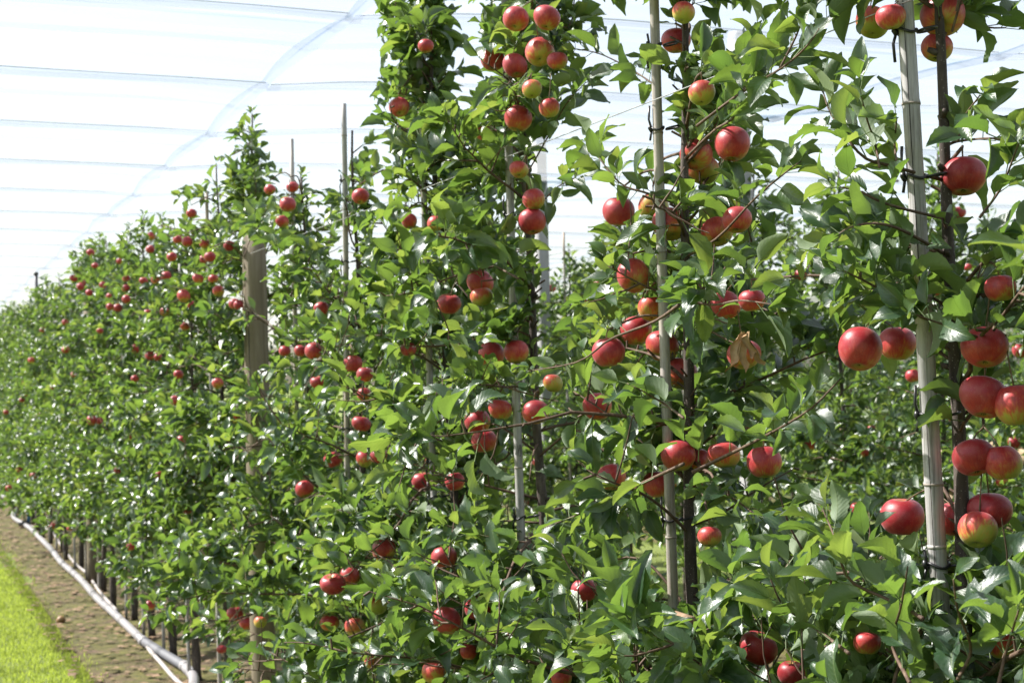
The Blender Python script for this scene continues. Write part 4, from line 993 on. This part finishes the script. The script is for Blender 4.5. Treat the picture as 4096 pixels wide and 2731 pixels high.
# ------------------------------------------------------------------ posts and wires
def round_post(y, H, r, label, seed, x=0.0, lean=-0.012):
    zs = np.linspace(0, H, 12); P = [(0.003 * sin(z * 2 + seed), lean * z, z) for z in zs]; R = [r * (1.04 - 0.02 * z) for z in zs]; R[-1] *= 0.96
    o = MB().tube(P, R, 24).build('wooden_post', M['post']); o.location = (x, y, 0); tag(o, label, 'post', 'round wooden posts of the front row')
    rg = random.Random(seed)
    for i in range(5):     # drying cracks on the side towards the alley
        a = rg.uniform(3.4, 5.6); z0 = rg.uniform(0.2, H - .9); pts = [np.array([np.interp(z, zs, R) * cos(a + .02 * sin(z * 9)), np.interp(z, zs, R) * sin(a + .02 * sin(z * 9)) + lean * z, z]) for z in np.linspace(z0, z0 + rg.uniform(.3, .8), 9)]
        MB().tube(pts, 0.0016, 4).build('drying_crack', M['crack'], o)
round_post(7.255, 2.40, 0.055, 'stout round wooden post with a bright left edge, left of the middle', 3, 0.0, 0.02)
round_post(14.40, 2.45, 0.06, 'round wooden post farther along, its dark foot behind the pipe', 4, 0.05)
p_ = MB(); p_.tube([(0, 0, z) for z in np.linspace(0, 3.03, 6)], 0.022, 10); o = p_.build('steel_pole', M['steel']); o.location = (0.0, 19.4, 0); tag(o, 'thin dark pole rising above the far leaves near the left edge', 'pole')
MB().tube([(0, 0, 3.03), (0, 0, 3.06)], [0.03, 0.026], 10).build('pole_cap', M['steel'], o)
def square_post(x, y, H, w, label):
    m = MB(); c = w * 0.78; ring = [(-w, -c), (-c, -w), (c, -w), (w, -c), (w, c), (c, w), (-c, w), (-w, c)]
    V = []
    for z, s in ((0, 1), (H - 0.03, 1), (H, 0.9), (H, 0.0)): V += [(a * s, b * s, z) for a, b in ring]
    Q = [(i * 8 + j, i * 8 + (j + 1) % 8, (i + 1) * 8 + (j + 1) % 8, (i + 1) * 8 + j) for i in range(3) for j in range(8)]
    o = link('concrete_post', quad_mesh('concrete_post', np.array(V), np.array(Q), smooth=False), None, M['concrete']); o.location = (x, y, 0); o.rotation_euler.z = radians(8); tag(o, label, 'post', 'concrete posts of the second row')
    for z in (0.7, 1.3, 1.9, 2.5):
        if z < H: MB().tube([(-w - .002, -w - .002, z), (w + .002, -w - .002, z), (w + .002, w + .002, z), (-w - .002, w + .002, z), (-w - .002, -w - .002, z)], 0.0028, 4).build('wire_loop', M['wire'], o)
square_post(SP - 0.05, 11.17, 3.65, 0.045, 'pale concrete post behind the gap right of the marked cane')
square_post(SP - 0.05, 8.10, 3.65, 0.045, 'pale concrete post behind the leaves right of the second tree')
square_post(2 * SP, 15.2, 3.5, 0.045, 'pale concrete post far back between the second-row leaves')
def wire(x, z, y0, y1, label, r=0.0013, clips=()):
    ys = np.linspace(y0, y1, 40); o = MB().tube([(0, y, -0.012 * abs(sin(y * 0.43))) for y in ys], r, 5).build('trellis_wire', M['wire']); o.location = (x, 0, z); tag(o, label, 'wire', 'trellis wires')
    for y in clips: MB().tube([(0, y - .012, -0.012 * abs(sin(y * 0.43))), (0, y, -0.012 * abs(sin(y * 0.43))), (0, y + .012, -0.012 * abs(sin(y * 0.43)))], [.004, .009, .004], 6).build('wire_clip', M['black'], o)
wire(-0.025, 2.295, -1, 40, 'thin bright wire running past the cane tops of the front row')
wire(SP, 2.62, 2, 34, 'dark-knotted wire over the second row in the gap left of the thick cane', 0.0022, [6.2 + 0.45 * i for i in range(9)])
wire(SP, 2.2, 2, 34, 'lower wire of the second row, seen in the gap')

# ------------------------------------------------------------------ irrigation pipe and hose
def ground_path(pts, z): return np.array([on_z(x, y, z) for x, y in pts])
pp = ground_path([(452, 1590), (444, 1553), (425, 1530)], 0.045)
body = ground_path([(425, 1530), (375, 1500), (330, 1472), (262, 1408), (222, 1372), (190, 1335), (165, 1312), (140, 1290), (118, 1262), (92, 1235), (72, 1215), (55, 1203), (36, 1192), (30, 1180), (45, 1165), (52, 1158), (40, 1148), (20, 1143), (0, 1137), (-30, 1115), (-70, 1090)], 0.045)
body[:, 0] = np.clip(body[:, 0], -0.22, 0.22)
pe = empty('irrigation_pipe', (0, 9.5, 0)); tag(pe, 'pale grey irrigation pipe snaking along the foot of the front row', 'pipe')
off = np.array([0, 9.5, 0])
n0 = np.vstack([[0.12, 7.9, 0.04], [0.09, 8.7, 0.045], pp]) - off
MB().tube(smooth_path(n0, 26), 0.030, 12).build('elbow', M['pipe'], pe)
sp = smooth_path(body[:3] - off, 60); rb = 0.029 + 0.0022 * np.sin(np.arange(60) * 2.1); MB().tube(sp, rb, 12).build('ribbed_sleeve', M['sleeve'], pe)
MB().tube(smooth_path(body[2:] - off, 130), 0.028, 12).build('pipe_run', M['pipe'], pe)
for c in (body[2], body[0]):
    MB().tube([c - off + np.array([0, -.04, 0]), c - off + np.array([0, .04, 0])], 0.0335, 12).build('coupling', M['pipe'], pe)
c = on_z(57, 1203, 0.05) - off; b_ = MB().tube([c + np.array([-.05, -.05, 0]), c + np.array([.05, .05, .0])], 0.040, 10).build('clamp', M['black'], pe)
MB().tube([c + np.array([0.04, 0, 0.03]), c + np.array([0.06, 0, .12]), c + np.array([0.06, 0, .15])], [0.018, 0.02, 0.012], 10).build('valve_cap', M['blue'], pe)
hp = ground_path([(470, 1620), (430, 1580), (400, 1555), (370, 1522), (345, 1496), (334, 1478), (330, 1468)], 0.03); hp[:, 2] = np.linspace(0.018, 0.045, len(hp))
ho = MB().tube(smooth_path(hp, 40), 0.013, 10).build('hose', M['hose']); tag(ho, 'thin white hose branching off the pipe at the bottom edge', 'hose')
h2 = ground_path([(262, 1402), (228, 1365), (212, 1342), (196, 1318), (170, 1296), (150, 1272), (128, 1240), (118, 1222), (105, 1216), (80, 1212), (60, 1204)], 0.03); h2[:, 0] += 0.02
ho = MB().tube(smooth_path(h2, 60), 0.013, 8).build('hose', M['hose']); tag(ho, 'thin grey hose lying against the far side of the long pipe', 'hose')

# ------------------------------------------------------------------ windfall, withered leaves, crates
q = on_z(140, 1424, 0.03); o = put_apple(q, 0.033, 0.2, 60, 3, 'brown windfall apple lying on the bare strip by the grass', None, None, True)
o.data = o.data.copy(); o.data.materials.clear(); o.data.materials.append(M['rot']); o.name = 'fallen_apple'
de = empty('withered_leaves', on_x(1706, 780, -0.30)); tag(de, 'curled withered brown leaves hanging in front of an apple on the second tree', 'dead leaf')
for i, (dx, dy, ln, cu_) in enumerate(((0, 0, .062, .4), (-.022, .004, .060, 1.1), (.010, -.006, .040, .9), (.026, 0, .050, 1.6))):
    V = []; n = 9
    for j in range(n):
        t = j / (n - 1); w = 0.0075 * sin(pi * min(.98, t * .9 + .08)) ** .7
        for s in (-1, -.4, .4, 1): a = s * (1.2 + cu_ * .4) + t * cu_; V.append((dx * .25 + dx * 1.2 * t * t + w * sin(a) + .004 * sin(9 * t + i), dy + w * cos(a) * .8 - .006 * t, 0.01 - t * ln + .004 * sin(7 * t + s)))
    Q = [(j * 4 + c, j * 4 + c + 1, (j + 1) * 4 + c + 1, (j + 1) * 4 + c) for j in range(n - 1) for c in range(3)]
    link('dead_leaf', quad_mesh('dead_leaf', np.array(V), np.array(Q)), de, M['dead'])
def crate(x, y, z, rz, label):
    e = empty('fruit_crate', (x, y, z)); e.rotation_euler.z = rz; tag(e, label, 'crate', 'wooden fruit crates in the far alley')
    W, D, H = 0.60, 0.50, 0.60
    bd = None
    for s in (-1, 1):
        for i in range(4):
            o = MB().box((0, s * D, 0.16 + i * 0.135), (W, 0.010, 0.060)).build('board', M['crate'], e, False)
            o = MB().box((s * (W - .012), 0, 0.16 + i * 0.135), (0.010, D - .012, 0.060)).build('board', M['crate'], e, False)
        for t in (-1, 1): MB().box((s * (W - .05), t * (D - .045), 0.35), (0.03, 0.03, 0.265)).build('corner_post', M['crate'], e, False)
        MB().box((s * (W - .1), 0, 0.045), (0.05, D - .02, 0.045)).build('runner', M['crate'], e, False)
    MB().box((0, 0, 0.095), (W - .03, D - .02, 0.008)).build('floor_board', M['crate'], e, False)
crate(4.75, 7.75, 0, radians(-28), 'pale wooden fruit crate at the right edge, bottom of the stack behind the apples')
crate(4.76, 7.74, 0.605, radians(-25), 'pale wooden fruit crate at the right edge, top of the stack behind the apples')
